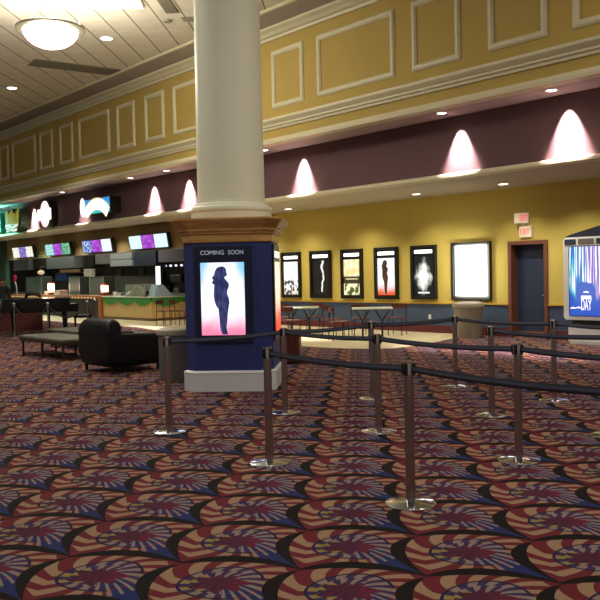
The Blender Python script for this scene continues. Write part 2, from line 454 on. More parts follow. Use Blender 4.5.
for s, l in LL:
    downlight(W(s, 15.7, 3.568), l, 'lower ceiling downlights', .10)
for s in (-7.4, -9.5, -11.02, -13.62, -16.1, -18.64, -20.6):  # the spot between door and kiosk is added to brighten both wall and kiosk
    light('SPOT', 'poster_wall_spot', W(s, 15.5, 3.54), 200, (1, .93, .76), spot_size=2.2, spot_blend=.8, shadow_soft_size=.1)

# ------------------------------------------------------------------ column with its clad pillar base
PC = Vector((-.975, 11.95, 0))
col = thing('column', 'round white column rising from navy pillar base with oak cornice', 'column', PC, RP)
b = B(); lathe(b, [(.495, 2.66), (.49, 2.75), (.475, 5.5), (.47, 7.75)], 64); obj('shaft', b, M_col, col, True)
b = B(); lathe(b, [(.58, 2.41), (.585, 2.45), (.585, 2.52)], 64); lathe(b, [(.585, 2.52), (.6, 2.535), (.605, 2.56), (.595, 2.59), (.56, 2.60), (.54, 2.62), (.535, 2.64), (.50, 2.66), (.50, 2.68), (.475, 2.69)], 64); obj('plinth', b, M_col, col, True)
b = B()
loft(b, [(octa(.635, .15), 2.08), (octa(.64, .15), 2.09), (octa(.64, .15), 2.19), (octa(.665, .16), 2.20), (octa(.665, .16), 2.215), (octa(.69, .17), 2.24), (octa(.695, .17), 2.255), (octa(.695, .17), 2.27), (octa(.71, .175), 2.28), (octa(.74, .18), 2.32), (octa(.775, .19), 2.36), (octa(.785, .19), 2.37), (octa(.80, .195), 2.385), (octa(.80, .195), 2.41)])
obj('cornice', b, M_oak, col)
b = B(); loft(b, [(octa(.62, .15), 0), (octa(.62, .15), 2.10)]); obj('pillar_body', b, M_navy, col)
b = B(); loft(b, [(octa(.655, .16), 0), (octa(.655, .16), .25), (octa(.66, .16), .26), (octa(.65, .16), .275), (octa(.635, .155), .285), (octa(.622, .15), .29)]); obj('baseboard', b, M_white, col)

# art builders ------------------------------------------------------
def figure_art(bgtop, bgmid, bgbot):
    def f(x, z, g):
        n = X(noise(3, 4, g).outputs[0]) - .5
        c = cmix(smooth(z + .25 * n, .02, .36), rgb(bgbot), rgb(bgmid))
        if bgtop: c = cmix(smooth(fabs(x - .5) * .9 + .5 * fabs(z - .5) + .3 * n, .42, .68) * smooth(z, .2, .5), c, rgb(bgtop))
        return c
    return f
FIG = [(-.01, 0), (.07, 0), (.06, .04), (.05, .10), (.065, .20), (.07, .28), (.085, .38), (.10, .46), (.095, .52), (.07, .58), (.075, .64), (.10, .70), (.095, .74), (.06, .785), (.035, .81), (.04, .835), (.07, .85), (.075, .87), (.065, .90), (.06, .95), (.03, .98), (-.02, .985), (-.07, .965), (-.10, .92), (-.115, .86), (-.15, .82), (-.125, .79), (-.15, .75), (-.115, .72), (-.12, .64), (-.125, .56), (-.115, .48), (-.09, .41), (-.06, .37), (-.055, .30), (-.045, .20), (-.04, .10), (-.03, .05)]
def figure_part(parent, cx, y, z0, h, a, c):
    m = emis('figure_' + a, lambda x, z, g: cmix(smooth(X(noise(6, 3, g).outputs[0]), .42, .62), rgb(a), rgb(c)), .8)
    from mathutils.geometry import tessellate_polygon
    pts = [Vector((cx + px * h, y, z0 + pz * h)) for px, pz in FIG]
    b = B(); vs = [b.verts.new(p) for p in pts]; vb = [b.verts.new(p + Vector((0, -.004, 0))) for p in pts]
    for t_ in tessellate_polygon([pts]):
        b.faces.new([vs[k] for k in t_]); b.faces.new([vb[k] for k in reversed(t_)])
    for k in range(len(pts)): b.faces.new((vs[k], vs[(k + 1) % len(pts)], vb[(k + 1) % len(pts)], vb[k]))
    return obj('figure', b, m, parent)
def streak_art(x, z, g):
    nz = noise(1.0, 3, comb(x * 26.0, 0.0, z * 1.3)); nn = X(nz.outputs[0])
    n2 = X(noise(1.0, 2, comb(x * 5.0, 3.0, z * .4)).outputs[0]); n3 = X(noise(1.0, 2, comb(x * 14.0, 9.0, z * 2.2)).outputs[0])
    base = cmix(smooth(x, .0, .25), rgb('1b4fa8'), rgb('4a63b5')); base = cmix(smooth(z, .35, .0), base, rgb('2a4fb0'))
    hue = cmix(smooth(x, .1, .5), rgb('35b8d8'), rgb('c9a0d0')); hue = cmix(smooth(n3, .45, .6) * (x < .4), hue, rgb('58d0c0'))
    reach = z - .18 - .5 * (n2 - .3) + .12 * (X.op('SUBTRACT', 1.0, smooth(fabs(x - .5), .05, .3))) * .6
    reach = reach - 1.2 * smooth(z, .52, .36) * smooth(fabs(x - .40), .22, .12)
    k = smooth(nn, .42, .54) * smooth(reach, -.05, .12)
    c = cmix(k, base, hue)
    return cmix(smooth(nn, .50, .60) * smooth(reach, .0, .2), c, rgb('fff6ff'))
def flat_art(a, c, scale=3.0, lo=.4, hi=.6, seed=0.0):
    def f(x, z, g):
        n = X(noise(scale, 4, comb(x, seed, z * 1.6)).outputs[0])
        return cmix(smooth(n, lo, hi), rgb(a), rgb(c))
    return f
def poster_dark(x, z, g):
    n = X(noise(5, 4, g).outputs[0]) - .5
    c = cmix(smooth(X(noise(4, 4, g).outputs[0]), .55, .8) * .5, rgb('100c0c'), rgb('5a3038'))
    d = fabs(x - .62 + .25 * fsin(z * 9.0) * .3 - .3 * (z - .5) * (z - .5) + n * .25)
    return cmix((d < .06) * (z > .08), c, rgb('f0ece8'))
def poster_sil(x, z, g):
    n = X(noise(5, 4, g).outputs[0]) - .5
    c = cmix(smooth(z, .0, .3), rgb('e8d8c8'), rgb('ffffff'))
    q = smooth(z + n * .4, .52, .38) * smooth(X(noise(7, 3, g).outputs[0]), .47, .55)
    return cmix(q, c, rgb('3a342e'))
def poster_gold(x, z, g):
    n = X(noise(4, 4, g).outputs[0])
    c = cmix(smooth(n, .4, .6), rgb('fff9d8'), rgb('e8d890'))
    m_ = cmix(smooth(fabs(z - .42), .13, .08), c, rgb('3c331c'))
    bl = smooth(X(noise(3.2, 2, g).outputs[0]) + .5 * (.55 - z), .60, .64) * (z > .46)
    m_ = cmix(bl, m_, rgb('2a2418'))
    m_ = cmix(smooth(n, .5, .56) * (z < .32), m_, rgb('4c5a20'))
    return cmix((fabs(z - .45) < .018) * (fabs(x - .5) < .38) * (X(noise(30, 1, g).outputs[0]) > .42), m_, rgb('e8d4a0'))
def poster_smoke(x, z, g):
    n = X(noise(6, 5, g).outputs[0])
    d = fabs(x - .5) * 1.2 + fabs(z - .48) * 1.3 + (n - .5) * .9
    c = cmix(smooth(d, .75, .2), rgb('10130f'), rgb('fbfff4'))
    return cmix((fabs(z - .07) < .02) * (fabs(x - .5) < .3), c, rgb('f4f4f0'))
def poster_orange(x, z, g):
    return figure_art(None, 'f4f4f8', 'e05828')(x, z, g)

# cases on the pillar -------------------------------------------------
case = thing('poster_display', 'lit digital poster case headed COMING SOON on front of navy pillar', 'display', PC, RP)
M_case = mat('case_dark_navy', '151a38', .4, vs=6)
obj('case', box(B(), -.44, .36, -.655, -.621, .68, 2.03, .008), M_case, case)
obj('screen', box(B(), -.355, .255, -.664, -.656, .79, 1.80), emis('pillar_screen', figure_art('86c4f8', 'f2f4ff', 'e880a4'), 1.25), case)
figure_part(case, -.055, -.665, .80, .96, '22305e', '4a4a86')
M_txt = mat('sign_letter', 'b4bccb', .5, emit=.45, ecol='aab4c8')
text_part('heading_word', 'COMING', .085, M_txt, case, (-.185, -.66, 1.935), FACE, .33); text_part('heading_word', 'SOON', .085, M_txt, case, (.145, -.66, 1.935), FACE, .21)
case = thing('poster_display', 'narrow-looking orange lit poster case on right side of navy pillar', 'display', PC, RP)
obj('case', box(B(), .621, .65, -.42, .42, .68, 2.05, .008), M_blk, case)
obj('screen', box(B(), .651, .658, -.33, .33, .80, 1.80), emis('pillar_side_screen', lambda x, z, g: cmix(smooth(z, .05, .6), rgb('e04a2c'), cmix(smooth(fabs(X(noise(3, 3, g).outputs[0]) - .5), .0, .15), rgb('fff0d8'), rgb('f8a878'))), 1.3), case)
obj('header_light', box(B(), .651, .658, -.3, .3, 1.86, 1.95), mat('header_glow', 'fffdf4', emit=1.6, ecol='fffdf4'), case)

# ------------------------------------------------------------------ wall posters
def wall_case(s0, s1, z0, z1, label, art, header=True, strength=1.2, frame=M_blk):
    t = thing('poster_case', label, 'poster', W((s0 + s1) / 2, 16.6, 0), RW, 'movie poster cases on the yellow wall')
    w = (s1 - s0) / 2; b = B()
    fw = .085
    box(b, -w, -w + fw, -.10, 0, z0, z1, .01); box(b, w - fw, w, -.10, 0, z0, z1, .01); box(b, -w + fw, w - fw, -.10, 0, z0, z0 + fw, .01); box(b, -w + fw, w - fw, -.10, 0, z1 - fw * .7, z1, .01)
    box(b, -w + fw, w - fw, -.04, 0, z0 + fw, z1 - fw * .7)
    obj('frame', b, frame, t)
    top = z1 - .30 if header else z1 - .08
    obj('poster', box(B(), -w + fw + .02, w - fw - .02, -.052, -.041, z0 + fw + .02, top), emis('art_' + label[:12].replace(' ', '_'), art, strength), t)
    if header:
        b = B(); box(b, -w + fw + .03, w - fw - .05, -.06, -.041, z1 - .215, z1 - .12, .008)
        obj('header_light', b, mat('header_glow', 'fffdf4', emit=1.6, ecol='fffdf4'), t)
    return t
wall_case(-20.03, -19.12, .88, 2.31, 'white movie poster with small dark figures in black case nearest the pillar', poster_sil)
wall_case(-18.66, -17.74, .88, 2.31, 'black movie poster with a thin white jagged figure in black case', poster_dark)
wall_case(-17.29, -16.42, .88, 2.31, 'pale yellow and white movie poster with dark middle band in black case', poster_gold)
po = wall_case(-15.93, -15.06, .88, 2.31, 'white to orange movie poster with dark standing figure in black case', poster_orange)
figure_part(po, -.03, -.0525, 1.02, .95, '3a2220', '6a3c34')
wall_case(-14.58, -13.72, .88, 2.31, 'grey smoky movie poster with white centre in black case beside lightbox', poster_smoke)
lb = wall_case(-13.21, -12.01, .87, 2.33, 'blank glowing white lightbox in black frame above the beige bin', lambda x, z, g: cmix(smooth(X(noise(2, 2, g).outputs[0]), .3, .7), rgb('ffffff'), rgb('fbfff2')), False, 2.6)
light('AREA', 'lightbox_glow', W(-12.61, 16.40, 1.6), 70, (1, .98, .85), shape='RECTANGLE', size=1.0, size_y=1.3, rot=(radians(90), 0, RW))

# exit signs
M_ex = mat('exit_white', 'd8cdb4', .5, emit=.25, ecol='d8cdb4'); M_exr = mat('exit_red', 'e04048', .5, emit=.9, ecol='e83c4c')
t = thing('exit_sign', 'upper white EXIT sign with red letters projecting from wall above door', 'exit sign', W(-11.10, 16.6, 2.70), RW + .35)
obj('housing', box(B(), -.19, .14, -.13, -.02, 0, .24, .01), M_ex, t); obj('bracket', box(B(), -.06, .06, -.03, .05, -.06, .1), M_wht, t)
text_part('letters', 'EXIT', .2, M_exr, t, (.03, -.135, .12), FACE, .18)
t = thing('exit_sign', 'lower white EXIT sign with red letters flat on wall above door', 'exit sign', W(-11.02, 16.6, 2.37), RW)
obj('housing', box(B(), -.17, .17, -.06, 0, 0, .26, .01), M_ex, t)
text_part('letters', 'EXIT', .2, M_exr, t, (-.01, -.065, .13), FACE, .25)
# wall outlet
t = thing('wall_outlet', 'small white power outlet on blue wainscot right of tables', 'outlet', W(-14.0, 16.6, .42), RW)
obj('plate', box(B(), -.04, .04, -.008, 0, -.06, .06, .003), M_wht, t)

# ------------------------------------------------------------------ stanchions
ST = [('S1', .74, 5.61), ('S2', -.29, 6.94), ('S3', 1.82, 6.83), ('S4', .77, 8.21), ('S4b', .90, 10.38), ('S5', -1.39, 8.43), ('S6', -.20, 9.45), ('S7', 2.14, 11.28), ('S8', 2.10, 8.98), ('S9', 3.08, 9.90), ('S10', 2.93, 7.76), ('S11', 1.78, 4.25), ('S12', 2.87, 5.45), ('S13', 4.02, 8.52)]
POS = {k: Vector((x, y, 0)) for k, x, y in ST}
BELTS = {'S2': ['S1'], 'S1': ['S11'], 'S4': ['S3'], 'S6': ['S4', 'S4b'], 'S5': ['S6'], 'S3': ['S12'], 'S4b': ['S7'], 'S7': ['S9'], 'S8': ['S10'], 'S9': ['S13']}
LAB = {'S1': 'nearest chrome belt stanchion, standing in the centre foreground', 'S2': 'front row chrome belt stanchion standing before the navy pillar, left end', 'S3': 'chrome belt stanchion with wide round base, second row, right of nearest one',
       'S4': 'chrome belt stanchion in second row, just behind and left of the nearest one', 'S4b': 'thin distant chrome stanchion right behind another one near image centre', 'S5': 'chrome belt stanchion at far left, before the grey bin',
       'S6': 'chrome belt stanchion beside right corner of the navy pillar', 'S7': 'farthest chrome belt stanchion, in front of the beige bin', 'S8': 'chrome belt stanchion left of the exit door, starting the third belt row',
       'S9': 'chrome belt stanchion in front of the exit door right jamb', 'S10': 'chrome belt stanchion cut by the right image edge with base showing', 'S11': 'chrome belt stanchion outside the right edge ending the front belt', 'S12': 'chrome belt stanchion outside the right edge ending the second belt', 'S13': 'chrome belt stanchion outside the right edge ending the back belt'}
PH = .995
b = B(); lathe(b, [(.178, 0), (.18, .006), (.178, .012), (.16, .020), (.05, .030), (.034, .034), (.034, .05)], 48)
p0 = thing('belt_stanchion', LAB['S1'], 'stanchion', POS['S1'], 0, 'belt stanchions')
obj('base', b, M_poll, p0, True)
b = B(); lathe(b, [(.034, .034), (.034, .89), (.032, .892)], 24); obj('post', b, M_chrome, p0, True)
b = B(); lathe(b, [(.031, .885), (.037, .89), (.037, .985), (.032, PH), (.001, PH)], 24, caps=False); obj('head', b, M_chrome, p0, True)
for a in range(4):
    b = B(); box(b, -.014, .014, -.047, -.034, .90, .985, .003)
    o = obj('belt_slot', b, M_beltc, p0); o.rotation_euler = (0, 0, a * pi / 2 - RW * 0 - radians(37))
roots = {'S1': p0}
for k in POS:
    if k != 'S1': roots[k] = dup(p0, POS[k], 0, LAB[k])
def belt(a, c):
    A_, C_ = POS[a], POS[c]; d = (C_ - A_); L = d.length; d.normalize()
    n = Vector((-d.y, d.x, 0)); b = B(); rows = []
    N = 16
    for i in range(N + 1):
        t = i / N; q = d * (.042 + t * (L - .084)); sag = -.022 * L / 1.7 * 4 * t * (1 - t)
        zc = .945 + sag
        cs = [(-.002, -.024), (-.007, -.012), (-.009, 0), (-.007, .012), (-.002, .024), (.002, .024), (.007, .012), (.009, 0), (.007, -.012), (.002, -.024)]
        rows.append([b.verts.new(q + n * w_ + Vector((0, 0, zc + h_))) for w_, h_ in cs])
    for r0, r1 in zip(rows, rows[1:]):
        for k in range(10): b.faces.new((r0[k], r0[(k + 1) % 10], r1[(k + 1) % 10], r1[k]))
    b.faces.new(rows[0]); b.faces.new(rows[-1])
    o = obj('belt', b, M_belt, roots[a], True, 60)
    at = o.data.attributes.new('painted_sheen', 'FLOAT', 'POINT')
    for v in range(len(o.data.vertices)): at.data[v].value = (0, .35, 1, .35, 0, 0, .35, 1, .35, 0)[v % 10]  # weight of the painted highlight across the belt width
    b = B(); q = d * (L - .045)
    bmesh.ops.create_cube(b, size=1, matrix=Matrix.Translation(q + Vector((0, 0, .945))) @ Matrix.Rotation(atan2(d.y, d.x), 4, 'Z') @ Matrix.Diagonal((.02, .03, .06, 1)))
    obj('belt_end', b, M_beltc, o)
for a, l in BELTS.items():
    for c in l: belt(a, c)

# ------------------------------------------------------------------ ad kiosk on the right
k_ = thing('digital_kiosk', 'white framed freestanding advertising screen with DAY poster by exit door', 'display', W(-8.92, 15.8, 0), RW)
def rrect(x0, x1, z0, z1, r, n=6):
    pts = []
    for cx, cz, a0 in ((x1 - r, z0 + r, -pi / 2), (x1 - r, z1 - r, 0), (x0 + r, z1 - r, pi / 2), (x0 + r, z0 + r, pi)):
        for i in range(n + 1):
            a = a0 + pi / 2 * i / n; pts.append((cx + r * cos(a), cz + r * sin(a)))
    return pts
obj('housing', prism(B(), rrect(-.65, .65, .50, 2.29, .09), -.02, .26, 'y'), mat('kiosk_black', '17181c', .4), k_)
obj('face_frame', prism(B(), rrect(-.635, .635, .515, 2.275, .08), -.05, -.021, 'y'), M_sil, k_)
obj('bezel', box(B(), -.505, .505, -.056, -.051, .595, 2.085), M_dblue, k_)
obj('screen', box(B(), -.485, .485, -.064, -.057, .61, 2.07), emis('kiosk_screen', streak_art, 1.35), k_)
for x0, x1, m_ in ((-.60, -.33, M_dblue), (-.28, .08, mat('speaker_grille', '6d6660', .7, vs=90, var=.5)), (.13, .60, M_dblue)):
    obj('header_panel', prism(B(), rrect(x0, x1, 2.115, 2.235, .02), -.057, -.051, 'y'), m_, k_)
obj('roof', prism(B(), [(-.62, 2.285), (.62, 2.285), (.62, 2.60), (-.50, 2.33)], -.02, .26, 'y'), mat('kiosk_roof', '1c2232', .4), k_)
b = B(); loft(b, [([(-.50, -.01), (.50, -.01), (.50, .26), (-.50, .26)], 0), ([(-.55, -.02), (.55, -.02), (.55, .27), (-.55, .27)], .06), ([(-.56, 0), (.56, 0), (.56, .25), (-.56, .25)], .40)])
obj('pedestal', b, M_sil, k_)
obj('neck', box(B(), -.48, .48, .03, .2, .40, .51), M_blk, k_)
M_kt = mat('kiosk_letters', 'f4f6ff', .5, emit=1.1, ecol='f4f6ff')
text_part('title', 'DAY', .34, M_kt, k_, (-.10, -.066, .83), FACE, .23, .002)
text_part('title_small', 'INDIE', .1, M_kt, k_, (0, -.066, .975), FACE, .22, .002) if False else None
obj('title_bar', box(B(), -.215, .015, -.067, -.064, .965, 1.035), M_kt, k_)
for cx, cz in ((-.10, 1.10), (-.40, .76), (-.27, .77), (.28, .76), (.41, .77)):
    b = B()
    for dx, r in ((-.045, .022), (0, .035), (.045, .022)):
        prism(b, [(cx + dx + r * cos(2 * pi * i / 14), cz + max(0, r * sin(2 * pi * i / 14))) for i in range(14)], -.067, -.0645, 'y')
    obj('cloud', b, M_kt, k_)

# ------------------------------------------------------------------ bins
t = thing('trash_can', 'beige round tapered trash can below the blank lightbox', 'trash can', W(-12.25, 15.95, 0))
b = B(); lathe(b, [(.30, 0), (.31, .02), (.36, .74), (.365, .75)], 40); obj('body', b, M_beige, t, True)
b = B(); lathe(b, [(.372, .71), (.385, .73), (.385, .80), (.37, .83), (.25, .86), (.001, .87)], 40, caps=False); obj('lid', b, M_beige, t, True)
t = thing('trash_can', 'grey round trash can with tan lid beside navy pillar, left', 'trash can', (-1.985, 12.75, 0))
b = B(); lathe(b, [(.235, 0), (.24, .02), (.25, .70), (.25, .72)], 40); obj('body', b, M_gray, t, True)
b = B(); lathe(b, [(.25, .70), (.275, .715), (.28, .75), (.265, .79), (.2, .82), (.001, .825)], 40, caps=False); obj('lid', b, M_lid, t, True)
t = thing('wooden_box', 'low reddish brown wooden box on the carpet right behind navy pillar', 'box', (-.25, 14.9, 0), RP)
obj('box_body', box(B(), -.36, .24, -.3, .3, .04, .60, .01), M_cherry, t); obj('plinth', box(B(), -.33, .21, -.27, .27, 0, .04), M_blk, t)

# ------------------------------------------------------------------ cafe tables and chairs by the poster wall
def cafe_table(loc, rz, label):
    t = thing('cafe_table', label, 'table', loc, rz, 'cafe tables')
    b = B(); box(b, -.50, .50, -.38, .38, .725, .755, .008); obj('tabletop', b, M_ttop, t)
    for sx in (-1, 1):
        b = B()
        tube(b, [(sx * .24, 0, .02), (sx * .24, 0, .42)], .025); tube(b, [(sx * .24, 0, .42), (sx * .44, 0, .72)], .02); tube(b, [(sx * .24, 0, .42), (sx * .06, 0, .72)], .02)
        tube(b, [(sx * .24, -.28, .02), (sx * .24, .28, .02)], .022)
        obj('leg', b, M_blk, t)
    return t
def cafe_chair(loc, rz, label):
    t = thing('cafe_chair', label, 'chair', loc, rz, 'cafe chairs')
    obj('seat', box(B(), -.2, .2, -.2, .2, .44, .47, .012), M_cherry, t)
    b = B(); prism(b, [(-.2, .18), (-.1, .205), (0, .212), (.1, .205), (.2, .18), (.2, .20), (.1, .225), (0, .232), (-.1, .225), (-.2, .20)], .68, .80, 'z'); obj('backrest', b, M_cherry, t)
    for sx in (-1, 1):
        b = B(); tube(b, [(sx * .18, -.18, 0), (sx * .18, -.18, .445)], .012); obj('leg', b, M_blk, t)
        b = B(); tube(b, [(sx * .18, .22, 0), (sx * .185, .18, .45), (sx * .19, .21, .80)], .012); obj('leg', b, M_blk, t)
    return t
TA = W(-14.15, 14.35) + Vector((.16, 0, 0)); TB = W(-16.25, 13.95) + Vector((.05, 0, 0))
t1 = cafe_table(TA, radians(-4), 'pale topped cafe table with black forked legs, in front of orange poster')
dup(t1, TB, radians(-4), 'pale topped cafe table nearest the pillar, partly hidden by it')
c1 = cafe_chair(TA + Vector((-.85, -.55, 0)), radians(105), 'brown wooden cafe chair left of the table in front of orange poster')
for p, r, l in (((.70, .75), -25, 'brown wooden cafe chair behind right end of table in front of orange poster'), ((-.25, .72), 5, 'brown wooden cafe chair behind middle of table in front of orange poster'),
                ((-.95, .62), 60, 'brown wooden cafe chair farthest left at table in front of orange poster')):
    dup(c1, TA + Vector((p[0], p[1], 0)), radians(r), l)
for p, r, l in (((-.45, .70), 10, 'brown wooden cafe chair behind the table nearest the pillar'), ((.40, .80), -15, 'brown wooden cafe chair behind right end of table nearest the pillar'),
                ((-1.1, -.2), 95, 'brown wooden cafe chair left of the table nearest the pillar'), ((-.25, -.80), 150, 'brown wooden cafe chair in front of the table nearest the pillar')):
    dup(c1, TB + Vector((p[0], p[1], 0)), radians(r), l)

# stools near the counter
def stool(loc, rz, label):
    t = thing('bar_chair', label, 'chair', loc, rz, 'tall chairs at the counter')
    obj('seat', box(B(), -.19, .19, -.19, .19, .47, .50, .012), M_cherry, t)
    obj('backrest', box(B(), -.19, .19, .17, .20, .72, .86, .012), M_cherry, t)
    for sx in (-1, 1):
        b = B(); tube(b, [(sx * .17, -.17, 0), (sx * .17, -.17, .475)], .013); obj('leg', b, M_cherry, t)
        b = B(); tube(b, [(sx * .17, .19, 0), (sx * .17, .185, .86)], .013); obj('leg', b, M_cherry, t)
    return t
s1 = stool((-4.55, 27.2, 0), radians(60), 'red brown chair standing left of two before the maple counter')
dup(s1, (-4.08, 27.0, 0), radians(70), 'red brown chair right of two before the maple counter, beside pillar')

# ------------------------------------------------------------------ armchair
a = radians(46)   # chair faces away from the camera to the right
ac = thing('armchair', 'black leather club armchair with its back to the camera left of pillar', 'armchair', (-3.16, 14.36, 0), -a)
ac.scale = (1.1, 1.1, 1.1)
def arm_side(sx):
    b = B(); x0, x1 = (.30, .48) if sx > 0 else (-.48, -.30)
    prof = [(-.46, .12), (.44, .12), (.48, .16), (.48, .50), (.45, .56), (.38, .585), (-.30, .60), (-.46, .62)]
    prism(b, prof, x0, x1, 'x'); bmesh.ops.bevel(b, geom=list(b.edges), offset=.05, segments=4, affect='EDGES', profile=.5); return b
for sx in (-1, 1): obj('armrest', arm_side(sx), M_leather, ac, True, 60)
b = B(); prism(b, [(-.50, .12), (-.26, .12), (-.26, .74), (-.29, .80), (-.35, .84), (-.42, .84), (-.50, .79), (-.54, .68), (-.52, .30)], -.47, .47, 'x')
bmesh.ops.bevel(b, geom=list(b.edges), offset=.06, segments=4, affect='EDGES', profile=.5)
for v in b.verts:
    if v.co.z > .6: v.co.x *= 1 - .18 * ((v.co.z - .6) / .24) ** 2
obj('backrest', b, M_leather, ac, True, 60)
b = B(); box(b, -.31, .31, -.27, .46, .28, .46, .05, 4); obj('seat_cushion', b, M_leather, ac, True, 60)
obj('seat_base', box(B(), -.42, .42, -.44, .43, .09, .30, .02), M_leather, ac)
for sx in (-1, 1):
    for y in (-.42, .40):
        b = B(); lathe(b, [(.022, 0), (.032, .11)], 12, (sx * .40, y, 0)); obj('leg', b, M_blk, ac)

# benches ----------------------------------------------------------------
def bench(s0, s1, n0, n1, label):
    c = W((s0 + s1) / 2, (n0 + n1) / 2)
    t = thing('bench', label, 'bench', c, RW); L, D = (s1 - s0) / 2, (n1 - n0) / 2
    obj('seat_pad', box(B(), -L, L, -D, D, .35, .43, .03, 3), M_pad, t, True, 60)
    obj('seat_frame', box(B(), -L + .03, L - .03, -D + .03, D - .03, .31, .35), M_mtl, t)
    k = max(2, round(2 * L / 1.0)); 
    for i in range(k + 1):
        x = -L + .08 + (2 * L - .16) * i / k
        b = B(); w = .018
        box(b, x - w, x + w, -D + .06, -D + .10, 0, .32); box(b, x - w, x + w, D - .10, D - .06, 0, .32); box(b, x - w, x + w, -D + .10, D - .10, .02, .05)
        obj('leg_frame', b, M_mtl, t)
    return t
bench(-17.3, -15.15, 6.85, 7.75, 'olive padded bench on metal frame, in front, left of armchair')
bench(-18.9, -14.1, 8.2, 9.1, 'longer olive padded bench running behind the armchair')

# ------------------------------------------------------------------ piano, its stool, rope barrier
pz = thing('grand_piano', 'black closed grand piano behind velvet ropes at left', 'piano', (-8.58, 23.5, 0), radians(17))
pz.scale = (1.06, 1.06, 1.06)
outline = [(0, .0), (1.75, 0), (1.75, 1.45), (1.25, 1.45), (.95, 1.28), (.7, 1.0), (.42, .82), (.12, .76), (-.05, .62), (-.1, .35), (-.06, .1)]
b = B(); prism(b, outline, .62, .97, 'z'); obj('case', b, M_piano, pz)
b = B(); prism(b, [(x * 1.02 - .01, y * 1.02 - .015) for x, y in outline], .972, 1.0, 'z'); obj('lid', b, M_piano, pz)
b = B(); box(b, 1.72, 1.98, .02, 1.43, .62, .72, .01); obj('key_bed', b, M_piano, pz)
obj('keyboard', box(B(), 1.78, 1.95, .10, 1.35, .722, .735), M_wht, pz)
obj('key_cheek', box(B(), 1.75, 1.98, .0, .08, .62, .86, .02), M_piano, pz)
for x, y in ((.25, .38), (1.62, .16), (1.62, 1.28)):
    b = B(); lathe(b, [(.05, .08), (.06, .3), (.085, .62)], 16, (x, y, 0)); o = obj('leg', b, M_piano, pz, True)
    b = B(); ellipsoid(b, (x, y, .045), (.045, .045, .045)); obj('caster', b, M_poll, o, True)
b = B(); box(b, 1.15, 1.22, .6, .9, .12, .62); obj('pedal_lyre', b, M_piano, pz)
t = thing('bag', 'small dark rounded bag lying on the closed piano lid', 'bag', (-7.85, 23.95, 1.062), .3)
b = B(); tube(b, [(-.22, 0, .03), (-.16, 0, .13), (-.02, 0, .17), (.12, 0, .14), (.22, 0, .04)], [.04, .06, .065, .06, .04], 12); obj('bag_body', b, M_beltc, t, True)
t = thing('piano_bench', 'black upholstered piano bench standing at the keyboard end of the piano', 'bench', (-6.85, 25.6, 0), .25)
obj('seat', box(B(), -.28, .28, -.18, .18, .40, .50, .02), M_piano, t)
for x in (-.23, .23):
    for y in (-.14, .14): obj('leg', box(B(), x - .03, x + .03, y - .03, y + .03, 0, .41), M_piano, t)
RPs = [(-9.1, 23.0), (-7.95, 22.6), (-6.95, 22.4), (-6.15, 23.5), (-6.35, 25.2)]
RL = ['silver ball-top rope post at the far left before the piano', 'silver ball-top rope post at the piano tail', 'silver ball-top rope post before the middle of the piano', 'silver ball-top rope post right of the piano, nearest armchair', 'silver ball-top rope post right of the piano, farther back']
rp = thing('rope_post', RL[0], 'rope post', (RPs[0][0], RPs[0][1], 0), 0, 'rope posts around the piano')
b = B(); lathe(b, [(.15, 0), (.15, .015), (.04, .03), (.02, .05)], 24); obj('base', b, M_silver, rp, True)
b = B(); lathe(b, [(.02, .03), (.02, .90)], 16); obj('post', b, mat('post_steel', '6c6a64', .35, .6), rp, True)
b = B(); ellipsoid(b, (0, 0, .955), (.045, .045, .045)); lathe(b, [(.035, .88), (.035, .91)], 16); obj('ball_finial', b, M_poll, rp, True)
for (x, y), l in list(zip(RPs, RL))[1:]: dup(rp, (x, y, 0), 0, l)
for i, l in ((0, 'red velvet rope at far left before the piano tail'), (1, 'red velvet rope hung before the middle of the piano'), (2, 'red velvet rope hung right of the piano'), (3, 'red velvet rope turning back at piano right')):
    A_, C_ = Vector((*RPs[i], .88)), Vector((*RPs[i + 1], .88)); d = (C_ - A_).normalized()
    A_ += d * .03; C_ -= d * .03
    b = B(); tube(b, [A_.lerp(C_, k / 14) + Vector((0, 0, -.34 * 4 * (k / 14) * (1 - k / 14))) for k in range(15)], .022, 10)
    tag(obj('velvet_rope', b, M_velvet, None, True), l, 'rope', 'velvet ropes around the piano')
t = thing('partition_panel', 'low dark red wooden partition standing behind the piano', 'partition', (-9.35, 25.9, 0), radians(12))
obj('panel', box(B(), -1.1, 1.1, -.05, .05, 0, .72, .01), M_cherry, t); obj('cap', box(B(), -1.12, 1.12, -.07, .07, .72, .75), M_cherry, t)

# ------------------------------------------------------------------ concession counters
ct = thing('counter', 'maple concession counter with wavy green apron behind the armchair', 'counter', W(-28.2, 15.4, 0), RW)
b = B(); box(b, -1.75, 2.0, 0, .55, .1, .86); box(b, 1.45, 2.0, .55, 2.6, .1, .86); obj('counter_body', b, M_maple, ct)
b = B(); box(b, -1.75, 2.0, -.02, .5, 0, .1); box(b, 1.5, 2.02, .5, 2.6, 0, .1); obj('plinth', b, wood_mat('plinth_brown', '5c4528', '6c5230', 'X', 3), ct)
b = B(); box(b, -1.80, 2.06, -.06, .62, .86, .90, .008); box(b, 1.40, 2.06, .62, 2.6, .86, .90, .008); obj('worktop', b, M_ctop, ct)
def wave(L0, L1, per, z1, zc, amp):
    n = 40; xs = [L0 + (L1 - L0) * i / n for i in range(n + 1)]
    return [(x, zc - amp * abs(sin(pi * (x - L0) / per)) ** .8) for x in xs] + [(L1, z1), (L0, z1)]
b = B(); prism(b, wave(-1.75, 2.0, 1.25, .86, .74, .17), -.035, -.001, 'y'); prism(b, [(y, z) for y, z in wave(.0, 2.6, 1.3, .86, .74, .20)], 2.001, 2.035, 'x'); obj('wavy_apron', b, M_green, ct)
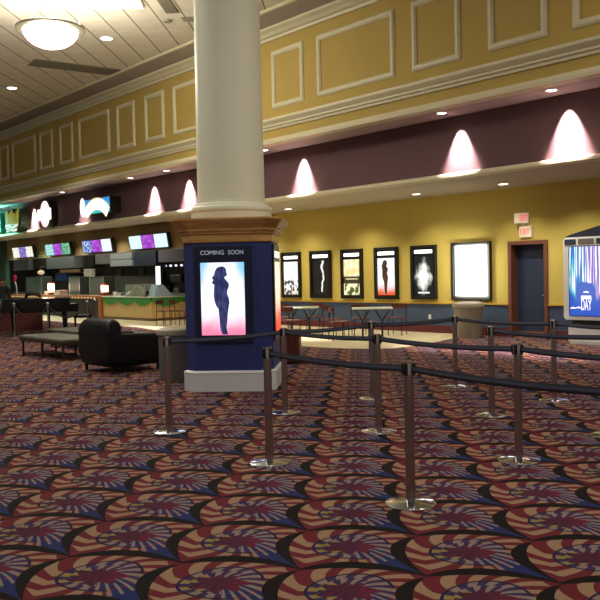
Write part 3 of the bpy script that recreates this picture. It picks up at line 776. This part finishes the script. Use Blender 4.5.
bt = thing('bar_counter', 'long dark front bar counter with a row of small cream lights', 'counter', W(-35.1, 15.4, 0), RW)
obj('counter_body', box(B(), -4.75, 4.8, 0, .6, 0, .80), mat('bar_dark', '1f1d19', .5, vs=3), bt)
obj('worktop', box(B(), -4.75, 4.85, -.08, .66, .86, .92, .01), M_orange, bt)
obj('light_band', box(B(), -4.75, 4.8, -.03, .6, .80, .86), M_orange, bt)
b = B()
for i in range(32): box(b, -4.7 + .1 + i * .29, -4.7 + .24 + i * .29, -.045, -.03, .795, .86)
o = obj('light_strip', b, mat('strip_glow', 'e0b888', emit=.55, ecol='e8b880'), bt)
obj('end_post', box(B(), 4.85, 5.05, -.08, .66, 0, .94, .01), M_orange, bt)

def table_lamp(s, n, z, h, label):
    t = thing('table_lamp', label, 'lamp', W(s, n, z), RW, 'counter lanterns')
    b = B(); lathe(b, [(.11, 0), (.11, .03), (.04, .05), (.03, .09)], 20); obj('base', b, M_mtl, t, True)
    b = B(); lathe(b, [(.13, .09), (.145, .11), (.145, h - .06), (.13, h - .04)], 20); obj('lamp_shade', b, mat('lantern_glow', 'fff0d8', emit=2.2, ecol='ffe6c8'), t, True)
    b = B(); lathe(b, [(.155, .08), (.155, .12)], 20); lathe(b, [(.155, h - .07), (.155, h - .03)], 20); lathe(b, [(.02, h - .03), (.02, h + .04)], 8); obj('cap', b, mat('lantern_red', 'b04a2c', emit=.3, ecol='ff5a28'), t)
    light('POINT', 'lantern_light', W(s, n - .3, z + .35), 14, (1, .7, .45), shadow_soft_size=.1)
table_lamp(-35.55, 15.7, .92, .58, 'glowing lantern lamp on the dark bar left of the paper boxes')
table_lamp(-30.28, 15.65, .942, .45, 'glowing lantern lamp at left end of the maple counter')
# menu boards
def sc(kind):
    return {'white': flat_art('e8fbff', '9fd8d8', 9, .5, .62, 1.0), 'purple': flat_art('8a2fb0', 'b45ad0', 2.5, .4, .6, 2.0), 'teal': flat_art('bff0e8', '2f9c98', 8, .45, .6, 3.0), 'green': flat_art('1f8a58', 'c8f0dc', 7, .5, .62, 4.0),
            'blue': flat_art('2a4db0', 'e0ecff', 6, .5, .6, 5.0), 'paper': flat_art('eef4ff', '4a5a70', 9, .55, .7, 6.0), 'violet': flat_art('5a3fa0', '9a88d0', 3, .4, .6, 7.0), 'dim': flat_art('f0efe0', '55605c', 4, .5, .7, 8.0)}[kind]
def menu(s0, s1, kinds, label):
    t = thing('menu_board', label, 'menu screen', W((s0 + s1) / 2 - .22, 15.31, 2.94), RW, 'menu boards over the concession')
    w = (s1 - s0) / 2
    b = B(); box(b, -w - .04, w + .04, -.16, -.02, -.27, .27, .012); 
    hs = obj('housing', b, M_blk, t); hs.rotation_euler = (radians(9), 0, 0)
    br = obj('bracket', box(B(), -w * .5, w * .5, 0, .085, -.2, .2), M_blk, t)
    k = 2 * w / 3
    for i, kd in enumerate(kinds):
        o = obj('screen', box(B(), -w + k * i + .02, -w + k * (i + 1) - .02, -.17, -.162, -.24, .24), emis('menu_%s_%d' % (kd, int(-s0)), sc(kd), 1.15), t); o.rotation_euler = (radians(9), 0, 0)
menu(-27.03, -24.35, ('white', 'purple', 'white'), 'three screen menu board with white and purple pages, nearest the pillar')
menu(-30.9, -28.45, ('blue', 'purple', 'paper'), 'three screen menu board with blue, purple and white pages under teal sign')
menu(-34.55, -32.1, ('teal', 'purple', 'green'), 'three screen menu board with teal, purple and green pages')
menu(-38.3, -35.95, ('dim', 'violet', 'dim'), 'leftmost three screen menu board with washed out white pages')

# lit signs on the purple band
sg = thing('lit_sign', 'teal boxed sign with white arched ribbon banner on purple band', 'sign', W(-26.2, 13.73, 4.15), RW)
obj('sign_box', box(B(), -1.0, 1.0, -.42, 0, -.28, .28, .02), M_blk, sg)
obj('teal_face', box(B(), -.97, .97, -.435, -.421, -.25, .25), emis('teal_sign', lambda x, z, g: cmix(smooth(z, .2, .9), rgb('20d0d8'), rgb('2f8fd8')), 1.05), sg)
b = B(); n = 18; A_ = .76
def arc(R, zc, k): return [(.06 + R * sin(-A_ + 2 * A_ * i / n), zc + R * cos(-A_ + 2 * A_ * i / n)) for i in range(n + 1)][::k]
prism(b, arc(1.33, -1.08, 1) + arc(1.02, -1.15, -1), -.455, -.436, 'y'); obj('ribbon', b, mat('sign_white', 'fffaf0', emit=1.5, ecol='fffaf0'), sg)
for rr, zz in ((1.36, -1.08), (1.0, -1.15)):
    b = B(); tube(b, [(x, -.45, z) for x, z in arc(rr, zz, 1)], .016, 6); obj('ribbon_edge', b, mat('sign_gold', 'c8b060', emit=.5, ecol='c8b060'), sg)
b = B(); ellipsoid(b, (-1.0, -.46, .02), (.17, .04, .33)); ellipsoid(b, (-.86, -.46, -.17), (.14, .04, .16)); obj('scroll', b, mat('sign_white', 'fffaf0'), sg, True)
sg = thing('lit_sign', 'white glowing oval sign with wide centre band on purple band', 'sign', W(-30.65, 13.73, 4.18), RW)
b = B(); prism(b, [(.45 * cos(2 * pi * i / 32), .54 * sin(2 * pi * i / 32)) for i in range(32)], -.35, 0, 'y'); obj('sign_box', b, M_blk, sg)
M_ov = mat('oval_white', 'fff6f4', emit=1.25, ecol='fff0f0')
b = B(); prism(b, [(.42 * cos(2 * pi * i / 32), .51 * sin(2 * pi * i / 32)) for i in range(32)], -.37, -.351, 'y'); obj('oval_face', b, M_ov, sg)
b = B(); ringp = [(.34 * cos(2 * pi * i / 32), -.375, .43 * sin(2 * pi * i / 32)) for i in range(33)]; tube(b, ringp, .018, 6); obj('oval_line', b, mat('oval_pink', 'e8a8a8', emit=.8, ecol='e8a8a8'), sg)
obj('centre_band', box(B(), -.60, .60, -.40, -.371, -.24, .20, .03), mat('band_white', 'fffbe8', emit=1.4, ecol='fffbe8'), sg)
for x in (-.12, .06): obj('mark', box(B(), x, x + .05, -.405, -.4005, -.08, .06), mat('mark_grey', 'c8c8c0', emit=.7, ecol='c8c8c0'), sg)
sg = thing('lit_sign', 'round sign with yellow green sticks in white carton at left edge', 'sign', W(-33.75, 13.73, 4.12), RW)
b = B(); prism(b, [(.82 * cos(2 * pi * i / 32), .50 * sin(2 * pi * i / 32)) for i in range(32)], -.4, 0, 'y'); obj('sign_box', b, mat('sign_dark_green', '1d2c1c', .95, emit=.15, ecol='1d3c1c'), sg)
random.seed(4)
for i in range(8):
    x = -.72 + i * .17; l = random.uniform(-.12, .12)
    b = B(); prism(b, [(x, -.15), (x + .10, -.15), (x + .12 + l, .36 + .08 * sin(i * 2.1)), (x + .01 + l, .38 + .08 * sin(i * 2.1))], -.44, -.401, 'y'); obj('fry', b, mat('fry_yellow', 'a8a030', emit=.42, ecol='a8a030'), sg)
obj('carton', prism(B(), [(-.78, -.15), (.55, -.15), (.35, -.46), (-.65, -.46)], -.45, -.402, 'y'), emis('carton_white', flat_art('e8f0e0', '3f4a38', 4, .48, .56, 2.2), .9), sg)
sg = thing('lit_sign', 'bright cyan white lit sign cut by the left image edge', 'sign', W(-36.1, 13.73, 4.15), RW)
obj('sign_box', box(B(), -.75, .75, -.35, 0, -.45, .45, .05), mat('cyan_box', '208878', .5), sg)
obj('lit_face', prism(B(), rrect(-.70, .70, -.40, .40, .2), -.37, -.351, 'y'), mat('cyan_glow', 'd8fff8', emit=2.0, ecol='c8fff4'), sg)
light('AREA', 'cyan_sign_glow', W(-35.9, 13.1, 4.1), 260, (.25, 1, .72), shape='DISK', size=.8, rot=(radians(90), 0, RW))

# ------------------------------------------------------------------ kitchen equipment
def kbox(name, label, cat, s0, s1, n0, n1, z0, z1, m_, group=None, bev=.015):
    t = thing(name, label, cat, W((s0 + s1) / 2, (n0 + n1) / 2, z0), RW, group)
    w, d = (s1 - s0) / 2, (n1 - n0) / 2
    obj('body', box(B(), -w, w, -d, d, 0, z1 - z0, bev), m_, t)
    return t, w, d, z1 - z0
def hood(s0, s1, label, m_=M_steel):
    t = thing('exhaust_hood', label, 'hood', W((s0 + s1) / 2, 18.35, 2.18), RW); w = (s1 - s0) / 2
    b = B(); prism(b, [(-.55, 0), (.38, 0), (.38, 1.38), (-.15, 1.38), (-.55, .66)], -w, w, 'x'); obj('canopy', b, m_, t)
    b = B(); box(b, -w, w, -.57, -.55, -.02, .05); obj('lip', b, M_silver, t)
hood(-40.8, -37.6, 'wide brushed steel exhaust hood over the cooking line')
hood(-45.2, -43.1, 'narrow steel exhaust hood at left end of the kitchen')
kbox('kitchen_cabinet', 'dark brown cabinet between the two steel hoods', 'cabinet', -43.0, -40.9, 18.0, 18.7, 2.2, 3.2, mat('cab_brown', '33261c', .6))
t = thing('duct_pipe', 'dark vertical duct right of the wide steel hood', 'duct', W(-36.9, 18.4, 2.2), RW)
b = B(); lathe(b, [(.42, 0), (.42, 1.3)], 24); obj('pipe', b, mat('duct_dark', '26211c', .45, .4), t, True)
kbox('kitchen_cabinet', 'grey upper cabinet right of the dark duct', 'cabinet', -36.3, -34.7, 18.3, 18.95, 2.3, 3.3, mat('cab_grey', '6e6a66', .6))
t, w, d, h = kbox('kitchen_cabinet', 'pale two tier cabinet under menu board with blue page', 'cabinet', -34.6, -32.55, 18.2, 18.95, 2.16, 2.45, mat('cab_pale', 'a6aaa6', .5))
obj('upper_tier', box(B(), -w, w, -d, d, .32, .95, .01), mat('cab_pale', 'a6aaa6', .5), t)
kbox('kitchen_cabinet', 'dark blue cabinet block left of the lilac grey cabinet', 'cabinet', -32.4, -30.5, 18.2, 18.95, 2.12, 3.3, mat('cab_navy', '222a3c', .5))
kbox('kitchen_cabinet', 'lilac grey upper cabinet beside the navy pillar', 'cabinet', -30.3, -27.4, 18.2, 18.95, 2.25, 3.3, mat('cab_lilac', '7a7480', .6))
for s, z, l in ((-35.2, 2.0, 'square dark picture frame on kitchen wall left of another'), (-33.1, 2.0, 'square dark picture frame on kitchen wall under the pale cabinet'), (-29.2, 1.9, 'small dark picture frame on kitchen wall near the lit panel')):
    t = thing('picture_frame', l, 'picture', W(s, 18.99, z - .17), RW)
    b = B(); box(b, -.36, .36, -.05, 0, -.32, .32); obj('frame', b, M_dk, t); obj('picture', box(B(), -.22, .22, -.06, -.051, -.2, .2), mat('dim_picture', '4a4436', .6, vs=20, var=.6), t)
# worktop at the back and things on it
t, w, d, h = kbox('back_counter', 'steel back worktop along the kitchen wall', 'counter', -46, -27.2, 18.05, 18.7, 0, .95, M_steel)
def fridge(s0, s1, z0, z1, label):
    t = thing('display_fridge', label, 'refrigerator', W((s0 + s1) / 2, 16.4, z0), RW); w = (s1 - s0) / 2; h = z1 - z0
    obj('cabinet', box(B(), -w, w, -.25, .25, 0, h, .01), mat('fridge_dark', '3c423c', .4), t)
    obj('glass_door', box(B(), -w + .05, w - .05, -.27, -.251, .06, h - .06), mat('fridge_glass', '56605a', .5), t)
    for x in (-w, w - .05): obj('door_rail', box(B(), x, x + .05, -.275, -.25, 0, h), M_silver, t)
    obj('door_handle', box(B(), w - .16, w - .11, -.30, -.271, h * .3, h * .6), M_silver, t)
t_ = None
fridge(-34.6, -33.55, .0, 1.72, 'glass fronted fridge behind the bar right of the left lantern')
fridge(-32.6, -31.3, .0, 1.70, 'second glass fronted fridge behind the bar, further right')
fridge(-39.4, -37.6, .0, 1.78, 'broad glass fronted fridge behind the bar at left')
for i, (s, m_) in enumerate(((-34.1, 'e8d0c8'), (-34.1, 'd8a8a0'))):
    t = thing('paper_box', ('white' if i else 'pale pink') + ' flat paper box stacked on the bar right of left lantern', 'box', W(s - .45 + .05 * i, 15.7, .921 + i * .11), RW, 'paper boxes')
    obj('carton', box(B(), -.30, .30, -.2, .2, 0, .105, .008), mat('paper_%d' % i, m_, .7), t)
def cup(s, n, z, label, r=.06, h=.13, m_=M_wht):
    t = thing('cup', label, 'cup', W(s, n, z), RW, 'cups on the counters'); b = B(); lathe(b, [(r * .75, 0), (r, h), (r * .9, h), (r * .68, .01)], 16); obj('cup_body', b, m_, t, True)
cup(-36.1, 15.7, .922, 'white cup on the bar left of the left lantern', .1, .17)
cup(-29.25, 15.55, .902, 'white cup on maple counter beside right lantern', .09, .18)
cup(-29.02, 15.6, .902, 'shorter white cup on maple counter right of right lantern', .08, .12)
t = thing('card_reader', 'small white card terminal on maple counter left of glass case', 'terminal', W(-28.25, 15.6, .902), RW)
b = B(); prism(b, [(-.1, 0), (.1, 0), (.1, .18), (-.1, .08)], -.1, .1, 'x'); obj('body', b, M_wht, t); obj('stand', box(B(), -.14, .14, .1, .2, 0, .06), M_blk, t)
t = thing('glass_case', 'glass fronted food display case on the maple counter', 'display case', W(-27.44, 15.62, .902), RW)
b = B(); 
for x in (-.72, .70): box(b, x, x + .03, -.2, -.17, 0, .46); box(b, x, x + .03, .2, .23, 0, .46)
box(b, -.72, .73, -.2, -.17, .44, .47); box(b, -.72, .73, .2, .23, .44, .47); box(b, -.01, .02, -.2, -.17, 0, .24); obj('frame', b, M_steel, t)
obj('glass_pane', box(B(), -.69, .70, -.19, -.18, .0, .44), glass('case_glass', 'b8c0a8', .35), t)
obj('shelf', box(B(), -.69, .70, -.16, .2, .20, .215), M_silver, t)
obj('back_panel', box(B(), -.69, .70, .21, .22, .0, .44), mat('case_back', '7c8068', .6), t)
b = B(); prism(b, [(-.3, .22), (.2, .22), (.02, .36), (-.1, .37)], -.1, .1, 'y'); obj('food_mound', b, mat('food_olive', '5a5a34', .8), t)
t = thing('counter_hood', 'pale blue grey sloped hood on the maple counter corner', 'hood', W(-26.44, 15.92, .902), RW)
b = B(); prism(b, [(-.38, 0), (.42, 0), (.32, .12), (-.0, .44), (-.24, .44)], -.22, .22, 'x'); obj('shell', b, mat('hood_pale', '9fb0bc', .4, .1), t)
t = thing('glowing_display', 'tall narrow bright cyan white lit display behind maple counter', 'display', W(-28.5, 17.1, 0), RW + .55)
obj('housing', box(B(), -.14, .20, 0, .30, 0, 2.12), M_blk, t); obj('lit_face', box(B(), -.11, .10, -.012, 0, .95, 2.06), emis('lit_panel_face', lambda x, z, g: cmix(smooth(z, .0, .35), rgb('7fd8e8'), rgb('f4fcff')), 1.3), t)
# shelf items
t = thing('wall_shelf', 'narrow steel shelf under the wide hood', 'shelf', W(-39.2, 18.75, 1.93), RW)
obj('board', box(B(), -1.9, 1.9, -.35, .2, 0, .03), M_steel, t)
for i in range(7):
    t = thing('pan', 'small cream pan in the row on the shelf under the wide hood', 'pan', W(-40.6 + i * .32, 18.55, 1.962), RW, 'pans on the hood shelf')
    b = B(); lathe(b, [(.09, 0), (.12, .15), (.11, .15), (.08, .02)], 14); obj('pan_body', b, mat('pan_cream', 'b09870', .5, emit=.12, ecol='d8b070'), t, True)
kbox('plastic_tub', 'blue plastic tub on back worktop under the hood shelf', 'tub', -40.2, -39.0, 18.0, 18.4, 1.55, 1.9, mat('tub_blue', '2a3f74', .5))
t = thing('globe_lamp', 'round cream globe lamp glowing under dark brown cabinet', 'lamp', W(-41.4, 17.75, 2.0), RW)
b = B(); ellipsoid(b, (0, 0, 0), (.18, .18, .12)); obj('globe', b, mat('globe_glow', 'd8c0a0', emit=.6, ecol='e8c8a0'), t, True)
b = B(); tube(b, [(0, .0, .12), (0, .0, .3), (0, .235, .3)], .02); obj('stem', b, M_silver, t)
for i in range(5):
    t = thing('glass_stack', 'stack of shiny glasses on the back worktop right of the duct', 'glassware', W(-37.15 + .28 * (i % 3), 18.2 + .26 * (i // 3), .952), RW, 'stacked glasses')
    b = B()
    for k in range(6): lathe(b, [(.07, k * .19), (.11, k * .19 + .2), (.1, k * .19 + .2), (.06, k * .19 + .02)], 12)
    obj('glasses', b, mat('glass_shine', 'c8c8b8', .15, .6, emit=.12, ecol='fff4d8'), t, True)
for i in range(5):
    t = thing('spot_lamp', 'tiny white spot light in row on kitchen wall beside pillar', 'lamp', W(-29.9 + i * .42, 18.3, 2.09), RW, 'tiny kitchen spots')
    b = B(); ellipsoid(b, (0, 0, 0), (.06, .06, .045)); obj('bulb', b, mat('tiny_glow', 'eef2ff', emit=1.3, ecol='eef2ff'), t, True); b = B(); tube(b, [(0, 0, .03), (0, 0, .16)], .012); obj('stem', b, M_blk, t)
for s, h, l in ((-29.9, .55, 'dark coffee machine on back worktop left of another'), (-28.7, .75, 'taller dark coffee machine on back worktop beside pillar')):
    t = thing('coffee_machine', l, 'coffee machine', W(s, 18.3, .952), RW)
    obj('body', box(B(), -.4, .4, -.1, .25, 0, h, .03), M_blk, t); obj('head_unit', box(B(), -.42, .42, -.28, .1, h * .6, h, .03), mat('machine_grey', '3a3840', .4, .3), t)
    b = B(); lathe(b, [(.12, 0), (.15, .12), (.13, .22)], 16, (0, -.2, 0)); obj('carafe', b, M_steel, t, True)
t = thing('menu_sign', 'small red heart shaped sign on a curved white stalk behind bar', 'sign', W(-42.0, 16.6, 0), RW)
b = B(); tube(b, [(.15, 0, 0), (.15, 0, .9), (.12, 0, 1.3), (-.05, 0, 1.55)], .04, 8); obj('stalk', b, M_wht, t)
b = B(); prism(b, [(-.12, 1.55), (.05, 1.62), (.12, 1.80), (.06, 1.88), (-.05, 1.85), (-.14, 1.88), (-.22, 1.78), (-.18, 1.65)], -.03, .03, 'y'); obj('sign_face', b, mat('sign_red', 'b83048', .5, emit=.25, ecol='c03048'), t)

# ------------------------------------------------------------------ person behind the piano
def skin(name, pts, edges, radii, m_, parent=None, root=0, sub=2):
    me = bpy.data.meshes.new(name); me.from_pydata([Vector(p) for p in pts], edges, []); o = bpy.data.objects.new(name, me); COL.objects.link(o)
    md = o.modifiers.new('skin', 'SKIN'); md.use_smooth_shade = True
    for i, r in enumerate(radii):
        sv = me.skin_vertices[0].data[i]; sv.radius = (r, r) if not isinstance(r, tuple) else r; sv.use_root = (i == root)
    o.modifiers.new('sub', 'SUBSURF').levels = sub; o.modifiers['sub'].render_levels = sub
    bpy.context.view_layer.update()
    dg = bpy.context.evaluated_depsgraph_get(); nm = bpy.data.meshes.new_from_object(o.evaluated_get(dg))
    bpy.data.objects.remove(o); nm.name = name; nm.materials.clear(); nm.materials.append(m_)
    o = bpy.data.objects.new(name, nm); COL.objects.link(o)
    if parent: o.parent = parent
    return o
M_skin = mat('skin', '9a6a50', .6, vs=10, var=.06); M_cloth = mat('black_jacket', '15171a', .8, vs=20, var=.2); M_trou = mat('dark_trousers', '1b2428', .85, vs=20, var=.2)
pe = thing('person', 'person in dark clothes standing at left edge behind the piano', 'person', (-9.62, 26.3, 0), radians(40))
P_ = [(0, 0, .93), (0, 0, 1.10), (0, .01, 1.30), (0, .01, 1.42), (0, 0, 1.48), (0, -.01, 1.55), (0, -.005, 1.62)]
R_ = [.12, .115, (.13, .105), (.10, .075), .05, .075, .06]
E_ = [(0, 1), (1, 2), (2, 3), (3, 4), (4, 5), (5, 6)]
for sx in (-1, 1):
    k = len(P_); P_ += [(sx * .18, .01, 1.37), (sx * .23, .02, 1.12), (sx * .22, -.10, .92), (sx * .21, -.14, .85)]; R_ += [.06, .045, .033, .03]; E_ += [(3, k), (k, k + 1), (k + 1, k + 2), (k + 2, k + 3)]
    h = k + 3
    for f, (dx, L) in enumerate(((-.025, .07), (-.008, .08), (.009, .075), (.025, .06))):
        q = len(P_); P_ += [(sx * .21 + dx, -.155, .80), (sx * .21 + dx, -.155 + .01, .80 - L * .55), (sx * .21 + dx, -.135, .80 - L)]; R_ += [.010, .009, .008]; E_ += [(h, q), (q, q + 1), (q + 1, q + 2)]
    q = len(P_); P_ += [(sx * .21 - sx * .04, -.165, .83), (sx * .21 - sx * .05, -.18, .79)]; R_ += [.011, .009]; E_ += [(h, q), (q, q + 1)]
    k = len(P_); P_ += [(sx * .10, 0, .86), (sx * .105, -.01, .48), (sx * .11, .02, .09), (sx * .115, -.12, .035)]; R_ += [.095, .06, .042, .035]; E_ += [(0, k), (k, k + 1), (k + 1, k + 2), (k + 2, k + 3)]
bo = skin('body', P_, E_, R_, M_skin, pe)
skin('jacket', [(0, 0, .90), (0, 0, 1.10), (0, .01, 1.30), (0, .01, 1.43), (-.19, .01, 1.37), (-.24, .02, 1.12), (-.225, -.09, .93), (.19, .01, 1.37), (.24, .02, 1.12), (.225, -.09, .93)], [(0, 1), (1, 2), (2, 3), (3, 4), (4, 5), (5, 6), (3, 7), (7, 8), (8, 9)], [.15, .14, (.155, .13), (.11, .09), .075, .062, .05, .075, .062, .05], M_cloth, pe)
skin('trousers', [(0, 0, .93), (-.10, 0, .85), (-.105, -.01, .48), (-.11, .02, .08), (.10, 0, .85), (.105, -.01, .48), (.11, .02, .08)], [(0, 1), (1, 2), (2, 3), (0, 4), (4, 5), (5, 6)], [.14, .11, .078, .062, .11, .078, .062], M_trou, pe)
b = B(); ellipsoid(b, (0, .02, 1.60), (.092, .105, .10)); 
for v in list(b.verts):
    if v.co.y < -.045 and v.co.z < 1.63: v.co.y = -.045
obj('hair', b, mat('hair_black', '0f0d0c', .6, vs=40, var=.3), pe, True)
for sx in (-1, 1):
    b = B(); ellipsoid(b, (sx * .088, .0, 1.56), (.014, .022, .034), 10, 8); obj('ear', b, mat('ear_pale', 'b08a74', .6), pe, True)
    b = B(); ellipsoid(b, (sx * .03, -.083, 1.575), (.012, .008, .008), 10, 8); obj('eye', b, M_wht, pe, True)
    b = B(); box(b, sx * .115 - .045, sx * .115 + .045, -.17, .07, 0, .09, .03, 3); obj('shoe', b, M_blk, pe, True)
b = B(); prism(b, [(-.075, 1.575), (-.115, 1.535), (-.075, 1.525)], -.014, .014, 'x'); obj('nose', b, M_skin, pe)
b = B(); ellipsoid(b, (0, -.078, 1.50), (.028, .008, .008), 10, 8); obj('mouth', b, mat('lips', '7a4038', .6), pe, True)

# ------------------------------------------------------------------ ambient light
w = bpy.data.worlds.new('World'); SC.world = w; w.use_nodes = True
w.node_tree.nodes['Background'].inputs[0].default_value = (.80, .78, .69, 1); w.node_tree.nodes['Background'].inputs[1].default_value = .30
# added fill lights near ceiling height, out of frame, for overall brightness
light('AREA', 'lobby_fill_light', (0, 4, 7.6), 230, (1, .92, .82), shape='RECTANGLE', size=6, size_y=5)
light('AREA', 'lobby_fill_light', (-7, 12, 7.6), 260, (1, .95, .84), shape='RECTANGLE', size=5, size_y=5)
light('AREA', 'lobby_fill_light', (5, 8.5, 7.6), 200, (1, .9, .8), shape='RECTANGLE', size=4, size_y=4)
for s_ in (-25.2, -28.2, -31.5, -35, -38.5): light('SPOT', 'counter_fill_spot', W(s_, 14.6, 3.54), 170, (1, .93, .76), spot_size=2.2, spot_blend=.8, shadow_soft_size=.1)  # added spots without fixtures, to brighten the counter front
light('AREA', 'kitchen_light', W(-36, 17.0, 3.5), 130, (.95, 1, .9), shape='RECTANGLE', size=12, size_y=.8, rot=(0, 0, RW))

# ------------------------------------------------------------------ camera
cd = bpy.data.cameras.new('camera'); cam = bpy.data.objects.new('camera', cd); COL.objects.link(cam)
cd.sensor_fit = 'HORIZONTAL'; cd.sensor_width = 36; cd.lens = 814 / 600 * 36; cd.clip_end = 200
pi_, ro = radians(-1.81), radians(-1.22)
F = Vector((0, cos(pi_), sin(pi_))); U0 = Vector((0, -sin(pi_), cos(pi_))); R0 = Vector((1, 0, 0))
Rr = cos(ro) * R0 + sin(ro) * U0; U = -sin(ro) * R0 + cos(ro) * U0
cam.matrix_world = Matrix(((Rr.x, U.x, -F.x, 0), (Rr.y, U.y, -F.y, 0), (Rr.z, U.z, -F.z, 1.613), (0, 0, 0, 1)))
SC.camera = cam
SC.view_settings.view_transform = 'Standard'; SC.view_settings.look = 'None'; SC.view_settings.exposure = 0; SC.view_settings.gamma = 1
